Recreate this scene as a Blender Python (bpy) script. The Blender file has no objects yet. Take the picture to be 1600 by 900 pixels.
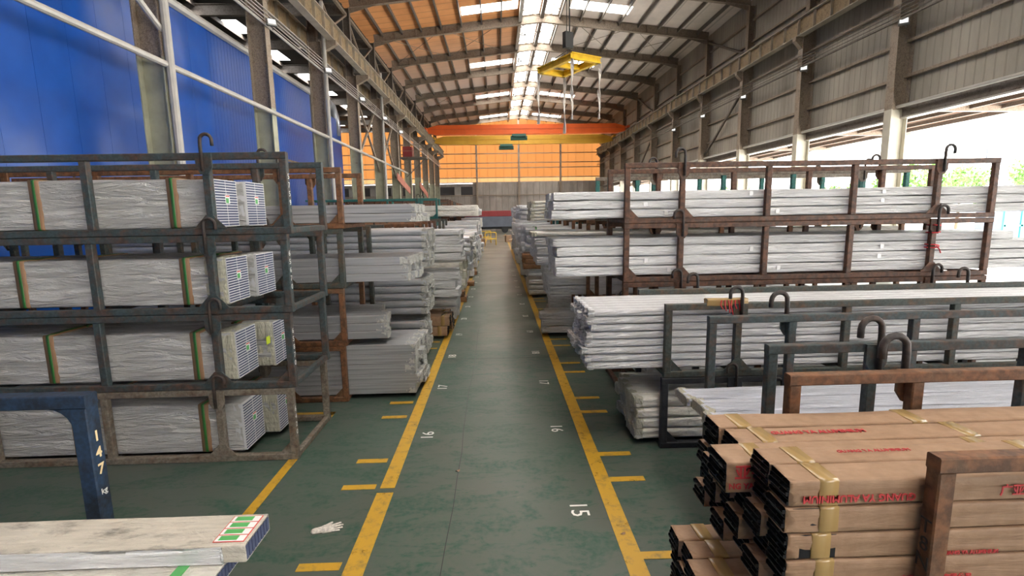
import bpy, math, random
from mathutils import Vector, Matrix, noise
sc = bpy.context.scene
C = sc.collection
R = math.radians
rnd = random.Random(7)

# ------------------------------------------------------------------ camera
PITCH, YAW, ROLL, FPX = 1.48778796e-01, 2.73406025e-02, -1.69400372e-02, 780.0
f_ = Vector((math.sin(YAW)*math.cos(PITCH), math.cos(YAW)*math.cos(PITCH), -math.sin(PITCH)))
r_ = Vector((math.cos(YAW), -math.sin(YAW), 0)); u_ = r_.cross(f_)
r2 = math.cos(ROLL)*r_ + math.sin(ROLL)*u_
u2 = -math.sin(ROLL)*r_ + math.cos(ROLL)*u_
cam = bpy.data.objects.new('camera', bpy.data.cameras.new('camera'))
C.objects.link(cam)
cam.matrix_world = Matrix(((r2.x, u2.x, -f_.x, 0), (r2.y, u2.y, -f_.y, 0), (r2.z, u2.z, -f_.z, 2.5), (0, 0, 0, 1)))
cam.data.sensor_width = 36; cam.data.lens = FPX/1600*36
cam.data.clip_end = 500; cam.data.clip_start = 0.05
sc.camera = cam
# ------------------------------------------------------------------ light
w = bpy.data.worlds.new('world'); sc.world = w; w.use_nodes = True
bg = w.node_tree.nodes['Background']
bg.inputs[0].default_value = (1.0, 0.985, 0.965, 1); bg.inputs[1].default_value = 5.0
sun = bpy.data.objects.new('sun', bpy.data.lights.new('sun', 'SUN')); C.objects.link(sun)
sun.data.energy = 18.0; sun.data.angle = R(20); sun.data.color = (1, .97, .92)
sun.rotation_euler = (R(32), R(40), 0)
sc.view_settings.view_transform = 'Standard'; sc.view_settings.look = 'None'
sc.view_settings.exposure = 0.98; sc.view_settings.gamma = 1
sc.view_settings.use_curve_mapping = False
sc.cycles.max_bounces = 8; sc.cycles.diffuse_bounces = 5; sc.cycles.glossy_bounces = 3
sc.cycles.transmission_bounces = 4; sc.cycles.transparent_max_bounces = 8
sc.cycles.sample_clamp_indirect = 8; sc.cycles.use_denoising = True
sc.cycles.caustics_reflective = False; sc.cycles.caustics_refractive = False

# ------------------------------------------------------------------ materials
class NT:
    def __init__(s, name):
        s.m = bpy.data.materials.new(name); s.m.use_nodes = True
        s.t = s.m.node_tree; s.t.nodes.clear()
        s.out = s.t.nodes.new('ShaderNodeOutputMaterial')
        s.tc = s.t.nodes.new('ShaderNodeTexCoord')
    def n(s, ty, **k):
        x = s.t.nodes.new(ty)
        for a, b in k.items(): setattr(x, a, b)
        return x
    def l(s, a, b): s.t.links.new(a, b)
    def coord(s, scale=(1, 1, 1), kind='Object', rot=(0, 0, 0)):
        mp = s.n('ShaderNodeMapping'); mp.inputs['Scale'].default_value = scale
        mp.inputs['Rotation'].default_value = rot
        if kind == 'World':
            g = s.n('ShaderNodeNewGeometry'); s.l(g.outputs['Position'], mp.inputs[0])
        else: s.l(s.tc.outputs[kind], mp.inputs[0])
        return mp.outputs[0]
    def noise(s, scale, detail=4, vec=None, rough=.55, dist=0):
        x = s.n('ShaderNodeTexNoise'); x.inputs['Scale'].default_value = scale
        x.inputs['Detail'].default_value = detail; x.inputs['Roughness'].default_value = rough
        x.inputs['Distortion'].default_value = dist
        if vec is not None: s.l(vec, x.inputs['Vector'])
        return x.outputs['Fac']
    def ramp(s, fac, a, b, ca=(0, 0, 0, 1), cb=(1, 1, 1, 1)):
        x = s.n('ShaderNodeValToRGB'); e = x.color_ramp.elements
        e[0].position = a; e[1].position = b
        e[0].color = ca if len(ca) == 4 else (*ca, 1); e[1].color = cb if len(cb) == 4 else (*cb, 1)
        s.l(fac, x.inputs[0]); return x.outputs[0]
    def mix(s, fac, a, b):
        x = s.n('ShaderNodeMix', data_type='RGBA')
        for i, v in ((0, fac), (6, a), (7, b)):
            if hasattr(v, 'is_linked') or hasattr(v, 'links'): s.l(v, x.inputs[i])
            elif i == 0: x.inputs[0].default_value = v
            else: x.inputs[i].default_value = (*v, 1)
        return x.outputs[2]
    def bsdf(s, col, rough=.5, metal=0, bump=None, bs=.2, bd=.01, spec=.5):
        p = s.n('ShaderNodeBsdfPrincipled')
        if isinstance(col, tuple): p.inputs['Base Color'].default_value = (*col[:3], 1)
        else: s.l(col, p.inputs['Base Color'])
        if isinstance(rough, (int, float)): p.inputs['Roughness'].default_value = rough
        else: s.l(rough, p.inputs['Roughness'])
        p.inputs['Metallic'].default_value = metal
        p.inputs['Specular IOR Level'].default_value = spec
        if bump is not None:
            b = s.n('ShaderNodeBump'); b.inputs['Strength'].default_value = bs; b.inputs['Distance'].default_value = bd
            s.l(bump, b.inputs['Height']); s.l(b.outputs[0], p.inputs['Normal'])
        s.l(p.outputs[0], s.out.inputs[0]); s.p = p
        return s.m

def plain(name, col, rough=.5, metal=0, var=.0, vs=6):
    t = NT(name)
    if var:
        n = t.noise(vs, 4, t.coord(kind='Object'))
        c2 = tuple(c*(1-var) for c in col)
        return t.bsdf(t.mix(t.ramp(n, .35, .65), c2, col), rough, metal)
    return t.bsdf(col, rough, metal)

def rusty(name, col, amount=.5, rust=(.13, .055, .028)):
    t = NT(name)
    v = t.coord(kind='World')
    n = t.noise(7, 8, v, .72); n2 = t.noise(40, 4, v)
    dark = tuple(c*.6 for c in col)
    base = t.mix(t.ramp(n2, .4, .62), dark, col)
    rc = t.mix(t.ramp(t.noise(17, 5, v), .4, .62), tuple(c*.4 for c in rust), rust)
    lo = .62-amount*.3
    c = t.mix(t.ramp(n, lo-.03, lo+.17), base, rc)
    return t.bsdf(c, .62, 0, n2, .35, .004)

M = {}
M['rack_blue'] = rusty('worn_blue_steel', (.045, .068, .072), .5, (.11, .06, .04))
M['rack_rust'] = rusty('rusted_steel', (.10, .075, .06), 1.0)
M['rack_brown'] = rusty('brown_rusted_steel', (.19, .11, .06), .9, (.2, .085, .035))
M['rack_green'] = rusty('dark_green_steel', (.06, .075, .068), .45, (.13, .075, .04))
M['rack_teal'] = rusty('teal_steel', (.03, .17, .15), .1)
M['rack_grey'] = rusty('grey_brown_steel', (.22, .19, .15), .45, (.17, .11, .07))
M['rack_black'] = rusty('black_steel', (.02, .022, .028), .1, (.05, .035, .03))
M['rack_navy'] = rusty('navy_painted_steel', (.016, .042, .09), .45, (.012, .014, .02))
M['rail_orange'] = rusty('orange_rust_steel', (.26, .15, .09), .8, (.24, .10, .04))
M['hook'] = rusty('hook_steel', (.045, .038, .035), .4, (.09, .05, .035))

def film(name, col, rough=.38, stretch=(1.2, 14, 14), bs=.5, dirt=.0, dk=.84, spec=.5):
    t = NT(name)
    v = t.coord(stretch); n = t.noise(1.6, 6, v, .62, 1.2)
    n2 = t.noise(9, 3, t.coord((.6, 6, 6)))
    c = t.mix(t.ramp(n2, .35, .65), tuple(x*dk for x in col), col)
    if dirt:
        d = t.ramp(t.noise(5, 6, t.coord((.8, 2, 2)), .7), .52, .66)
        c = t.mix(d, c, tuple(x*(1-dirt) for x in col))
    return t.bsdf(c, rough, 0, n, min(1, bs*1.6), .12, spec)
M['film_white'] = film('white_film', (.93, .93, .93), .4, dk=.9)
M['film_grey'] = film('grey_white_film', (.80, .80, .80), .35)
M['film_clear'] = film('clear_film_over_white', (.68, .67, .65), .24, (1.3, 9, 9), .8, 0, .88)
M['film_yellow'] = film('yellowed_film', (.78, .75, .60), .25, (14, 14, 3), .8)
M['cream'] = film('cream_wrap', (.84, .81, .73), .4, (2, 8, 8), .4, .25)
M['panel_dirty'] = film('dirty_cream_panel', (.60, .555, .47), .5, (2, 6, 6), .25, .55)
M['bluish'] = film('bluish_white_film', (.66, .68, .76), .3)
M['paper_white'] = film('white_paper_tape', (.78, .77, .72), .5, (9, 9, 9), .9)
M['silver'] = film('silver_film_bars', (.92, .92, .93), .2, (1.5, 14, 14), .45)
M['silver'].node_tree.nodes['Principled BSDF'].inputs['Metallic'].default_value = .3
def alu():
    t = NT('grey_aluminium')
    v = t.coord((.4, 26, 26)); n = t.noise(1.5, 3, v)
    c = t.mix(t.ramp(n, .35, .65), (.36, .365, .38), (.52, .525, .54))
    return t.bsdf(c, .38, .45, n, .2, .01)
M['alu'] = alu()
M['alu_bright'] = plain('bright_aluminium', (.72, .74, .78), .3, .5, .15)
def kraft():
    t = NT('kraft_paper')
    v = t.coord((1.5, 9, 9)); n = t.noise(2, 6, v, .6, .6)
    n2 = t.noise(14, 5, t.coord())
    c = t.mix(t.ramp(n2, .35, .65), (.285, .172, .10), (.355, .222, .135))
    return t.bsdf(c, .62, 0, n, .6, .015)
M['kraft'] = kraft()
M['kraft_orange'] = plain('orange_kraft', (.42, .22, .11), .6, 0, .4, 12)
M['black_alu'] = plain('black_profile', (.022, .022, .026), .35, .4)
M['slot_blue'] = plain('blue_dark_opening', (.07, .085, .16), .5)
M['plate_white'] = plain('white_profile_edge', (.72, .72, .74), .4)
M['tape'] = plain('brown_clear_tape', (.36, .24, .10), .18)
M['red_ink'] = plain('red_print', (.52, .045, .05), .6)
M['strap'] = plain('brown_card_strap', (.30, .17, .09), .6, 0, .2)
M['strap_green'] = plain('green_strap', (.03, .15, .03), .4)
M['green_tape'] = plain('bright_green_label', (.10, .42, .12), .4)
M['label_white'] = plain('white_label', (.85, .85, .85), .4)
M['label_red'] = plain('red_label_border', (.62, .08, .06), .4)
M['lime'] = plain('lime_label', (.62, .78, .03), .4)
M['red_ribbon'] = plain('red_ribbon', (.6, .03, .04), .5)
M['white_paint'] = plain('white_paint', (.78, .78, .74), .6)
M['gold_paint'] = plain('gold_number_paint', (.80, .62, .35), .5)
M['black_paint'] = plain('black_marker', (.02, .02, .02), .6)

def floor_mat():
    t = NT('green_epoxy_floor')
    v = t.coord(kind='World')
    big = t.noise(.55, 6, v, .6, .5); mid = t.noise(1.5, 8, t.coord((1, 2.2, 1), 'World'), .68, .7); fine = t.noise(22, 5, v)
    a = t.mix(t.ramp(big, .38, .66), (.090, .098, .080), (.050, .098, .072))
    mid2 = t.noise(4.5, 7, t.coord((.7, 1.7, 1), 'World'), .7, 1.0)
    a = t.mix(t.ramp(mid2, .54, .60), a, (.018, .078, .048))
    b = t.mix(t.ramp(mid, .50, .58), a, (.015, .072, .045))
    d = t.mix(t.ramp(t.noise(3.3, 7, t.coord((.8, 1.6, 1), 'World'), .7), .62, .74), b, (.14, .135, .105))
    c = t.mix(t.ramp(fine, .3, .75), d, (.085, .098, .084))
    # blends to an even grey-green further down the aisle
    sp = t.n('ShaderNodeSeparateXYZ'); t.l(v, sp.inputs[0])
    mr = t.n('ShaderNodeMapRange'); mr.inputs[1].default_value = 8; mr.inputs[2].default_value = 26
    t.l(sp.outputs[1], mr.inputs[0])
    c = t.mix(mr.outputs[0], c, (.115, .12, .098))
    rr = t.ramp(big, .3, .7, (.33, .33, .33, 1), (.5, .5, .5, 1))
    return t.bsdf(c, rr, 0, fine, .06, .003, .3)
M['floor'] = floor_mat()
def yellow():
    t = NT('worn_yellow_paint')
    v = t.coord(kind='World')
    n = t.noise(9, 8, v, .72)
    m = t.bsdf(t.mix(t.ramp(n, .5, .68), (.50, .285, .018), (.24, .16, .04)), .5)
    tr = t.n('ShaderNodeBsdfTransparent'); mx = t.n('ShaderNodeMixShader')
    t.l(t.ramp(t.noise(5, 9, v, .75), .60, .66), mx.inputs[0])
    t.l(t.p.outputs[0], mx.inputs[1]); t.l(tr.outputs[0], mx.inputs[2]); t.l(mx.outputs[0], t.out.inputs[0])
    return m
M['yellow'] = yellow()

def corr(name, col, axis, period, depth=.03, dirt=.4, rough=.55, c2=None, sc2=.5, trans=None, stretch=(1, 1, .25)):
    """corrugated sheet; axis = world axis across the ribs"""
    t = NT(name)
    v = t.coord(kind='World')
    sp = t.n('ShaderNodeSeparateXYZ'); t.l(v, sp.inputs[0])
    m1 = t.n('ShaderNodeMath', operation='MULTIPLY'); m1.inputs[1].default_value = 1/period
    t.l(sp.outputs[axis], m1.inputs[0])
    fr = t.n('ShaderNodeMath', operation='FRACT'); t.l(m1.outputs[0], fr.inputs[0])
    rib = t.ramp(fr.outputs[0], .82, .9)
    n = t.noise(sc2, 7, t.coord(stretch, 'World'), .65)
    c = t.mix(t.ramp(n, .38, .68), col, c2 or tuple(x*(1-dirt) for x in col))
    c = t.mix(t.ramp(fr.outputs[0], .90, .93), c, tuple(x*.65 for x in col))
    m = t.bsdf(c, rough, 0, rib, .8, depth)
    if trans:
        tr = t.n('ShaderNodeBsdfTranslucent'); t.l(c, tr.inputs[0])
        mx = t.n('ShaderNodeMixShader'); mx.inputs[0].default_value = trans
        t.l(t.p.outputs[0], mx.inputs[1]); t.l(tr.outputs[0], mx.inputs[2]); t.l(mx.outputs[0], t.out.inputs[0])
    return m
M['blue_sheet'] = corr('blue_ribbed_sheet', (.004, .062, .32), 1, .2, .03, .25, .35)
def bluepanel():
    t = NT('blue_flat_panel')
    n = t.noise(.45, 2, t.coord((1, 1, .8), 'World'), .35, .2); f2 = t.noise(1.3, 3, t.coord(kind='World'))
    c = t.mix(t.ramp(f2, .35, .7), (.003, .052, .27), (.005, .068, .34))
    return t.bsdf(c, .3, 0, n, .6, .4)
M['blue_panel'] = bluepanel()
M['wall_grey'] = corr('weathered_grey_sheet', (.35, .32, .27), 1, .32, .03, .5)
M['wall_end_grey'] = corr('grey_brown_sheet', (.36, .32, .29), 0, .9, .03, .45, .4, None, .5, None, (1.4, 1, .5))
M['roof_right'] = corr('pale_roof_sheet', (.80, .71, .65), 0, 1.45, .01, .22, .7)
M['roof_left'] = corr('roof_sheet_painted_glow', (.80, .37, .145), 1, .9, .01, .3, .7, (.62, .26, .09), .35)  # orange light on the left slope is put into the sheet colour
def fade_painted_glow(m):  # painted orange glow fades to grey towards the far bays
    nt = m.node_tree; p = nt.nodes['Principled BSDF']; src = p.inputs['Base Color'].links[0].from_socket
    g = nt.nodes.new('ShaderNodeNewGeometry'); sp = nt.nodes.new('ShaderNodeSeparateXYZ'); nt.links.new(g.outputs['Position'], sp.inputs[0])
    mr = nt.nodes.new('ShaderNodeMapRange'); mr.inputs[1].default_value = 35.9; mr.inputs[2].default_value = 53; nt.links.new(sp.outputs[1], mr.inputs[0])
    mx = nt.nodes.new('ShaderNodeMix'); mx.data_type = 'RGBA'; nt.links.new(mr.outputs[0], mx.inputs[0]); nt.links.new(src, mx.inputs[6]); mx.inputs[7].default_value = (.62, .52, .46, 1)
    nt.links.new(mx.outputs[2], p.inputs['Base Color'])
fade_painted_glow(M['roof_left'])
M['roof_dark'] = plain('dark_roof_sheet', (.045, .04, .04), .8, 0, .3, .5)
M['orange_sheet'] = corr('translucent_orange_sheet', (.150, .058, .016), 0, 1.15, .02, .12, .5, None, .3, .8)
M['pale_sheet'] = corr('translucent_peach_sheet', (.18, .10, .042), 0, 1.15, .02, .1, .5, None, .3, .85)
M['beam'] = rusty('brown_grey_beam', (.33, .265, .205), .3, (.24, .165, .11))
M['beam_dark'] = rusty('dark_beam', (.17, .145, .125), .3, (.09, .06, .04))
M['runway'] = rusty('yellowed_runway_beam', (.30, .22, .12), .35, (.16, .09, .045))
M['runway_flange'] = plain('runway_flange', (.42, .37, .30), .6, 0, .25, 2)
M['cream_paint'] = plain('cream_column_paint', (.56, .53, .44), .5, 0, .12, 3)
M['olive_paint'] = plain('olive_cream_paint', (.38, .38, .28), .5, 0, .2, 3)
M['pipe'] = plain('grey_pipe', (.42, .40, .37), .35, 0, .15, 3)
M['glass_sky'] = None
t = NT('milky_rooflight'); tr = t.n('ShaderNodeBsdfTranslucent'); tr.inputs[0].default_value = (.96, .94, .90, 1)
tp = t.n('ShaderNodeBsdfTransparent'); tp.inputs[0].default_value = (.95, .95, .93, 1)
mx = t.n('ShaderNodeMixShader'); mx.inputs[0].default_value = .05
t.l(tr.outputs[0], mx.inputs[1]); t.l(tp.outputs[0], mx.inputs[2]); t.l(mx.outputs[0], t.out.inputs[0])
M['glass_sky'] = t.m
M['crane_orange'] = plain('orange_crane_paint', (.80, .13, .02), .42, 0, .15, 1)
M['crane_orange_dark'] = plain('dark_orange_crane_paint', (.62, .09, .02), .42, 0, .15, 1)
M['crane_yellow'] = plain('yellow_crane_paint', (.58, .33, .035), .42, 0, .15, 1)
M['frame_yellow'] = plain('yellow_lifting_frame_paint', (.72, .46, .02), .45, 0, .3, 4)
M['web_strap'] = plain('white_webbing', (.50, .46, .42), .8, 0, .3, 6)
M['cable'] = plain('black_cable', (.02, .02, .02), .6)
M['dark'] = plain('dark_interior', (.02, .02, .022), .7)
M['concrete'] = plain('grey_concrete', (.30, .28, .26), .8, 0, .25, 1)
M['yard'] = plain('pale_yard_concrete', (.80, .79, .76), .85, 0, .1, .4)
M['canopy'] = corr('brown_orange_canopy_sheet', (.17, .075, .035), 0, .9, .02, .35, .6)
M['lamp_metal'] = plain('lamp_metal', (.25, .25, .25), .35, .6)
def emit(name, col, s):
    t = NT(name); e = t.n('ShaderNodeEmission'); e.inputs[0].default_value = (*col, 1); e.inputs[1].default_value = s
    t.l(e.outputs[0], t.out.inputs[0]); return t.m
M['lamp_lit'] = emit('lit_lamp_glass', (1, .97, .9), .8)
M['leaf'] = plain('leaf_green', (.16, .34, .07), .6, 0, .4, 1)
M['bark'] = plain('bark', (.12, .09, .06), .9)
M['truck_red'] = plain('dull_red_panel', (.28, .035, .04), .5, 0, .2, 1)
M['truck_blue'] = plain('blue_grey_panel', (.13, .15, .19), .5, 0, .2, 1)
M['glove'] = plain('dirty_white_cotton', (.66, .62, .56), .95, 0, .35, 60)
M['pulley_green'] = plain('dark_green_machine_paint', (.03, .10, .08), .5)
M['duct'] = plain('galvanised_duct', (.42, .44, .48), .3, .7, .2, 3)
M['red_board'] = plain('faded_red_board', (.40, .14, .10), .6, 0, .3, 2)
M['window_teal'] = plain('teal_frame', (.03, .28, .28), .4)

# ------------------------------------------------------------------ mesh helpers
class MB:
    def __init__(s): s.v = []; s.f = []; s.m = []; s.mats = []
    def mi(s, m):
        if m is None: return 0
        if m not in s.mats: s.mats.append(m)
        return s.mats.index(m)
    def add(s, vs, fs, m=None):
        o = len(s.v); s.v += [tuple(x) for x in vs]; k = s.mi(m)
        for f in fs: s.f.append(tuple(i+o for i in f)); s.m.append(k)
        return s
    def box(s, x0, x1, y0, y1, z0, z1, m=None):
        return s.add([(x0, y0, z0), (x1, y0, z0), (x1, y1, z0), (x0, y1, z0), (x0, y0, z1), (x1, y0, z1), (x1, y1, z1), (x0, y1, z1)],
              [(3, 2, 1, 0), (4, 5, 6, 7), (0, 1, 5, 4), (1, 2, 6, 5), (2, 3, 7, 6), (3, 0, 4, 7)], m)
    def cbox(s, x0, x1, y0, y1, z0, z1, m=None, c=.006):
        """box with chamfered edges along its longest axis"""
        d = (x1-x0, y1-y0, z1-z0); a = d.index(max(d)); lo = (x0, y0, z0); hi = (x1, y1, z1)
        p, q = [i for i in range(3) if i != a]
        c = min(c, d[p]*.3, d[q]*.3)
        ring = [(lo[p]+c, lo[q]), (hi[p]-c, lo[q]), (hi[p], lo[q]+c), (hi[p], hi[q]-c), (hi[p]-c, hi[q]), (lo[p]+c, hi[q]), (lo[p], hi[q]-c), (lo[p], lo[q]+c)]
        vs = []
        for e in (lo[a], hi[a]):
            for r in ring:
                v = [0, 0, 0]; v[a] = e; v[p] = r[0]; v[q] = r[1]; vs.append(v)
        fs = [(i, (i+1) % 8, 8+(i+1) % 8, 8+i) for i in range(8)]+[tuple(range(7, -1, -1)), tuple(range(8, 16))]
        if a == 1: fs = [tuple(reversed(f)) for f in fs]
        return s.add(vs, fs, m)
    def prism(s, pts, axis, a0, a1, m=None):
        """extrude a 2-D outline (given in the two other axes, in order) along axis"""
        n = len(pts); o = [i for i in range(3) if i != axis]; vs = []
        for e in (a0, a1):
            for p in pts:
                v = [0, 0, 0]; v[axis] = e; v[o[0]] = p[0]; v[o[1]] = p[1]; vs.append(v)
        fs = [(i, (i+1) % n, n+(i+1) % n, n+i) for i in range(n)]+[tuple(range(n-1, -1, -1)), tuple(range(n, 2*n))]
        return s.add(vs, fs, m)
    def bar(s, a, b, w, h=None, m=None, up=(0, 0, 1)):
        a = Vector(a); b = Vector(b); h = h or w; d = (b-a).normalized(); up = Vector(up)
        if abs(d.dot(up)) > .98: up = Vector((0, 1, 0))
        x = d.cross(up).normalized(); z = x.cross(d); vs = []
        for p in (a, b):
            for i, j in ((-1, -1), (1, -1), (1, 1), (-1, 1)): vs.append(p+x*(w/2*i)+z*(h/2*j))
        return s.add(vs, [(0, 1, 5, 4), (1, 2, 6, 5), (2, 3, 7, 6), (3, 0, 4, 7), (3, 2, 1, 0), (4, 5, 6, 7)], m)
    def tube(s, pts, r, n=8, m=None, caps=True):
        pts = [Vector(p) for p in pts]; rs = r if isinstance(r, (list, tuple)) else [r]*len(pts)
        up = Vector((0, 0, 1)); vs = []
        prev = None
        for i, p in enumerate(pts):
            d = ((pts[min(i+1, len(pts)-1)]-pts[max(i-1, 0)])).normalized()
            if prev is None:
                x = d.cross(up)
                if x.length < .05: x = d.cross(Vector((0, 1, 0)))
                x.normalize()
            else: x = (prev-d*prev.dot(d)).normalized()
            prev = x; y = d.cross(x)
            for k in range(n):
                a = 2*math.pi*k/n; vs.append(p+(x*math.cos(a)+y*math.sin(a))*rs[i])
        fs = []
        for i in range(len(pts)-1):
            for k in range(n): fs.append((i*n+k, i*n+(k+1) % n, (i+1)*n+(k+1) % n, (i+1)*n+k))
        if caps: fs += [tuple(range(n-1, -1, -1)), tuple(range((len(pts)-1)*n, len(pts)*n))]
        return s.add(vs, fs, m)
    def ibeam(s, a, b, w, h, m=None, t=.03, up=(0, 0, 1), mf=None):
        a = Vector(a); b = Vector(b); d = (b-a).normalized(); up = Vector(up)
        x = d.cross(up).normalized(); z = x.cross(d)
        s.bar(a, b, t, h-2*t, m, up)
        for k in (-1, 1): s.bar(a+z*(k*(h/2-t/2)), b+z*(k*(h/2-t/2)), w, t, mf or m, up)
        return s
    def mesh(s, name, mat=None, smooth=False):
        me = bpy.data.meshes.new(name); me.from_pydata(s.v, [], s.f)
        if s.mats:
            for m in s.mats: me.materials.append(M[m] if isinstance(m, str) else m)
            me.polygons.foreach_set('material_index', s.m)
        elif mat: me.materials.append(M[mat] if isinstance(mat, str) else mat)
        if smooth: me.polygons.foreach_set('use_smooth', [True]*len(me.polygons))
        me.update(); return me
    def obj(s, name, mat=None, parent=None, smooth=False, loc=None):
        return ob(name, s.mesh(name, mat, smooth), parent, loc)

def ob(name, data, parent=None, loc=None):
    o = bpy.data.objects.new(name, data); C.objects.link(o)
    if parent: o.parent = parent
    if loc: o.location = loc
    return o
def tag(o, label, cat, group=None, kind=None):
    if label: o['label'] = label
    if cat: o['category'] = cat
    if group: o['group'] = group
    if kind: o['kind'] = kind
    return o
def thing(name, label, cat, loc=(0, 0, 0), rz=0, group=None):
    o = ob(name, None, None, loc); o.rotation_euler[2] = rz
    o.empty_display_size = .1
    return tag(o, label, cat, group)
def struct(o): o['kind'] = 'structure'; return o
def copy_tree(o, parent=None, top=True):
    c = o.copy(); C.objects.link(c)
    if parent: c.parent = parent
    for ch in KIDS.get(o.name, []): copy_tree(ch, c, False)
    return c
KIDS = {}
def kids_map(root):
    """remember the tree of a prototype so that copies need no search"""
    def rec(o):
        k = CH.get(o.name, []); KIDS[o.name] = k
        for c in k: rec(c)
    CH = {}
    for o in C.objects:
        if o.parent: CH.setdefault(o.parent.name, []).append(o)
    rec(root)
def text_mesh(s, size, mat, ext=.0008, align='CENTER', spacing=1.0, line=1.0, bold=0.0):
    key = (s, size, mat, ext, align, line, bold)
    if key in TM: return TM[key]
    cu = bpy.data.curves.new('lettering', 'FONT'); cu.body = s; cu.size = size; cu.extrude = ext
    cu.align_x = align; cu.align_y = 'CENTER'; cu.space_line = line; cu.offset = bold
    cu.resolution_u = 2
    o = bpy.data.objects.new('tmp', cu); C.objects.link(o)
    dg = bpy.context.evaluated_depsgraph_get()
    me = bpy.data.meshes.new_from_object(o.evaluated_get(dg)); me.name = 'lettering'
    bpy.data.objects.remove(o); bpy.data.curves.remove(cu)
    me.materials.clear(); me.materials.append(M[mat]); TM[key] = me; return me
TM = {}
def lettering(s, size, mat, loc, rot, parent=None, name='lettering', **k):
    o = ob(name, text_mesh(s, size, mat, **k), parent, loc); o.rotation_euler = rot; return o

# ------------------------------------------------------------------ hall shell
XL, XR, XC = -8.1, 15.0, 3.3          # colonnade, right wall, ridge
Y0, Y1 = -28.0, 73.0
YC = [12.85+5.75*k for k in range(-3, 11)]
YF = [12.85+5.75*k for k in range(-7, -3)]+YC
def zroof(x): return 15.75-abs(x-XC)*.112
def zraf(x): return 15.2-abs(x-XC)*.112

struct(MB().box(-34, XR+.3, Y0, Y1+6, -.2, 0).obj('floor', 'floor'))
struct(MB().box(XR+.3, 130, -60, 190, -.22, -.02).obj('floor_yard', 'yard'))

def roof(side):
    mb = MB(); sk = MB(); rl = MB()
    xs = [XC]
    if side < 0: xs = [XL-.6, -6.9, -5.5, -4.15, -2.0, -.8, .4, 1.6, 1.95, 3.1, XC]
    else: xs = [XC, 3.45, 4.35, 5.0, 6.3, 7.6, 8.8, 10.1, 11.4, 12.7, 14, XR+.2]
    ys = [Y0]
    bands = [(-25.2, -23.9), (-13.4, -12.1), (-1.6, -.3), (10.3, 11.6), (22.2, 23.5), (33.2, 34.5), (45.0, 46.3), (56.8, 58.1), (68.6, 69.9)]
    for a, b in bands: ys += [a, b]
    ys.append(Y1)
    for i in range(len(xs)-1):
        x0, x1 = xs[i], xs[i+1]
        ridge = (x0, x1) in ((1.95, 3.1), (3.45, 4.35))
        for j in range(len(ys)-1):
            y0, y1 = ys[j], ys[j+1]
            band = (y0, y1) in bands
            lo, hi = (-2.0, 1.6) if side < 0 else (5.0, 8.8)
            q = [(x0, y0, zroof(x0)), (x1, y0, zroof(x1)), (x1, y1, zroof(x1)), (x0, y1, zroof(x0))]
            q2 = [(a, b, c+.04) for a, b, c in q]
            if ridge: rl.add(q, [(0, 1, 2, 3)])
            elif band and x0 >= lo-.01 and x1 <= hi+.01: sk.add(q, [(0, 1, 2, 3)])
            else: mb.add(q+q2, [(3, 2, 1, 0), (4, 5, 6, 7)])
    return mb, sk, rl
for k, side in enumerate((-1, 1)):
    mb, sk, rl = roof(side)
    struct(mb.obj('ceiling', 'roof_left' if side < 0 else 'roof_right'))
    struct(sk.obj('window_%d' % (k*2+1), 'glass_sky')); struct(rl.obj('window_%d' % (k*2+2), 'glass_sky'))
# purlins
px = [-7.4, -6.1, -4.8, -3.45, -2.1, -.75, .55, 1.8, 4.5, 5.9, 7.2, 8.5, 9.85, 11.2, 12.55, 13.9]
for x in px:
    struct(MB().box(x-.04, x+.04, Y0, Y1, zroof(x)-.24, zroof(x)-.01).obj('trim_purlin', 'beam_dark'))
struct(MB().box(3.18, 3.42, Y0, Y1, 15.45, 15.8).obj('trim_ridge', 'beam_dark'))
struct(MB().box(1.72, 1.95, Y0, Y1, 15.2, 15.5).obj('trim_ridge_edge', 'pipe'))
# rafters
for y in YF:
    mb = MB()
    for s, xe in ((-1, XL+.1), (1, XR-.3)):
        a = (xe, y, zraf(xe)+.3); b = (XC, y, zraf(XC)+.26)
        mb.ibeam(a, b, .26, .56, 'beam', .03)
        # haunch
        n = (XC-xe)
        mb.add([(xe, y-.02, zraf(xe)+.1), (xe, y-.02, zraf(xe)-.25), (xe+n*.16, y-.02, zraf(xe+n*.16)+.05),
                (xe, y+.02, zraf(xe)+.1), (xe, y+.02, zraf(xe)-.25), (xe+n*.16, y+.02, zraf(xe+n*.16)+.05)],
               [(0, 1, 2), (5, 4, 3), (1, 4, 5, 2), (0, 2, 5, 3)], 'beam')
        for q in range(1, 8):
            x = xe+n*q/8; mb.box(x-.012, x+.012, y-.12, y+.12, zraf(x)+.03, zraf(x)+.56, 'beam')
    struct(mb.obj('trim_rafter'))
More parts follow.
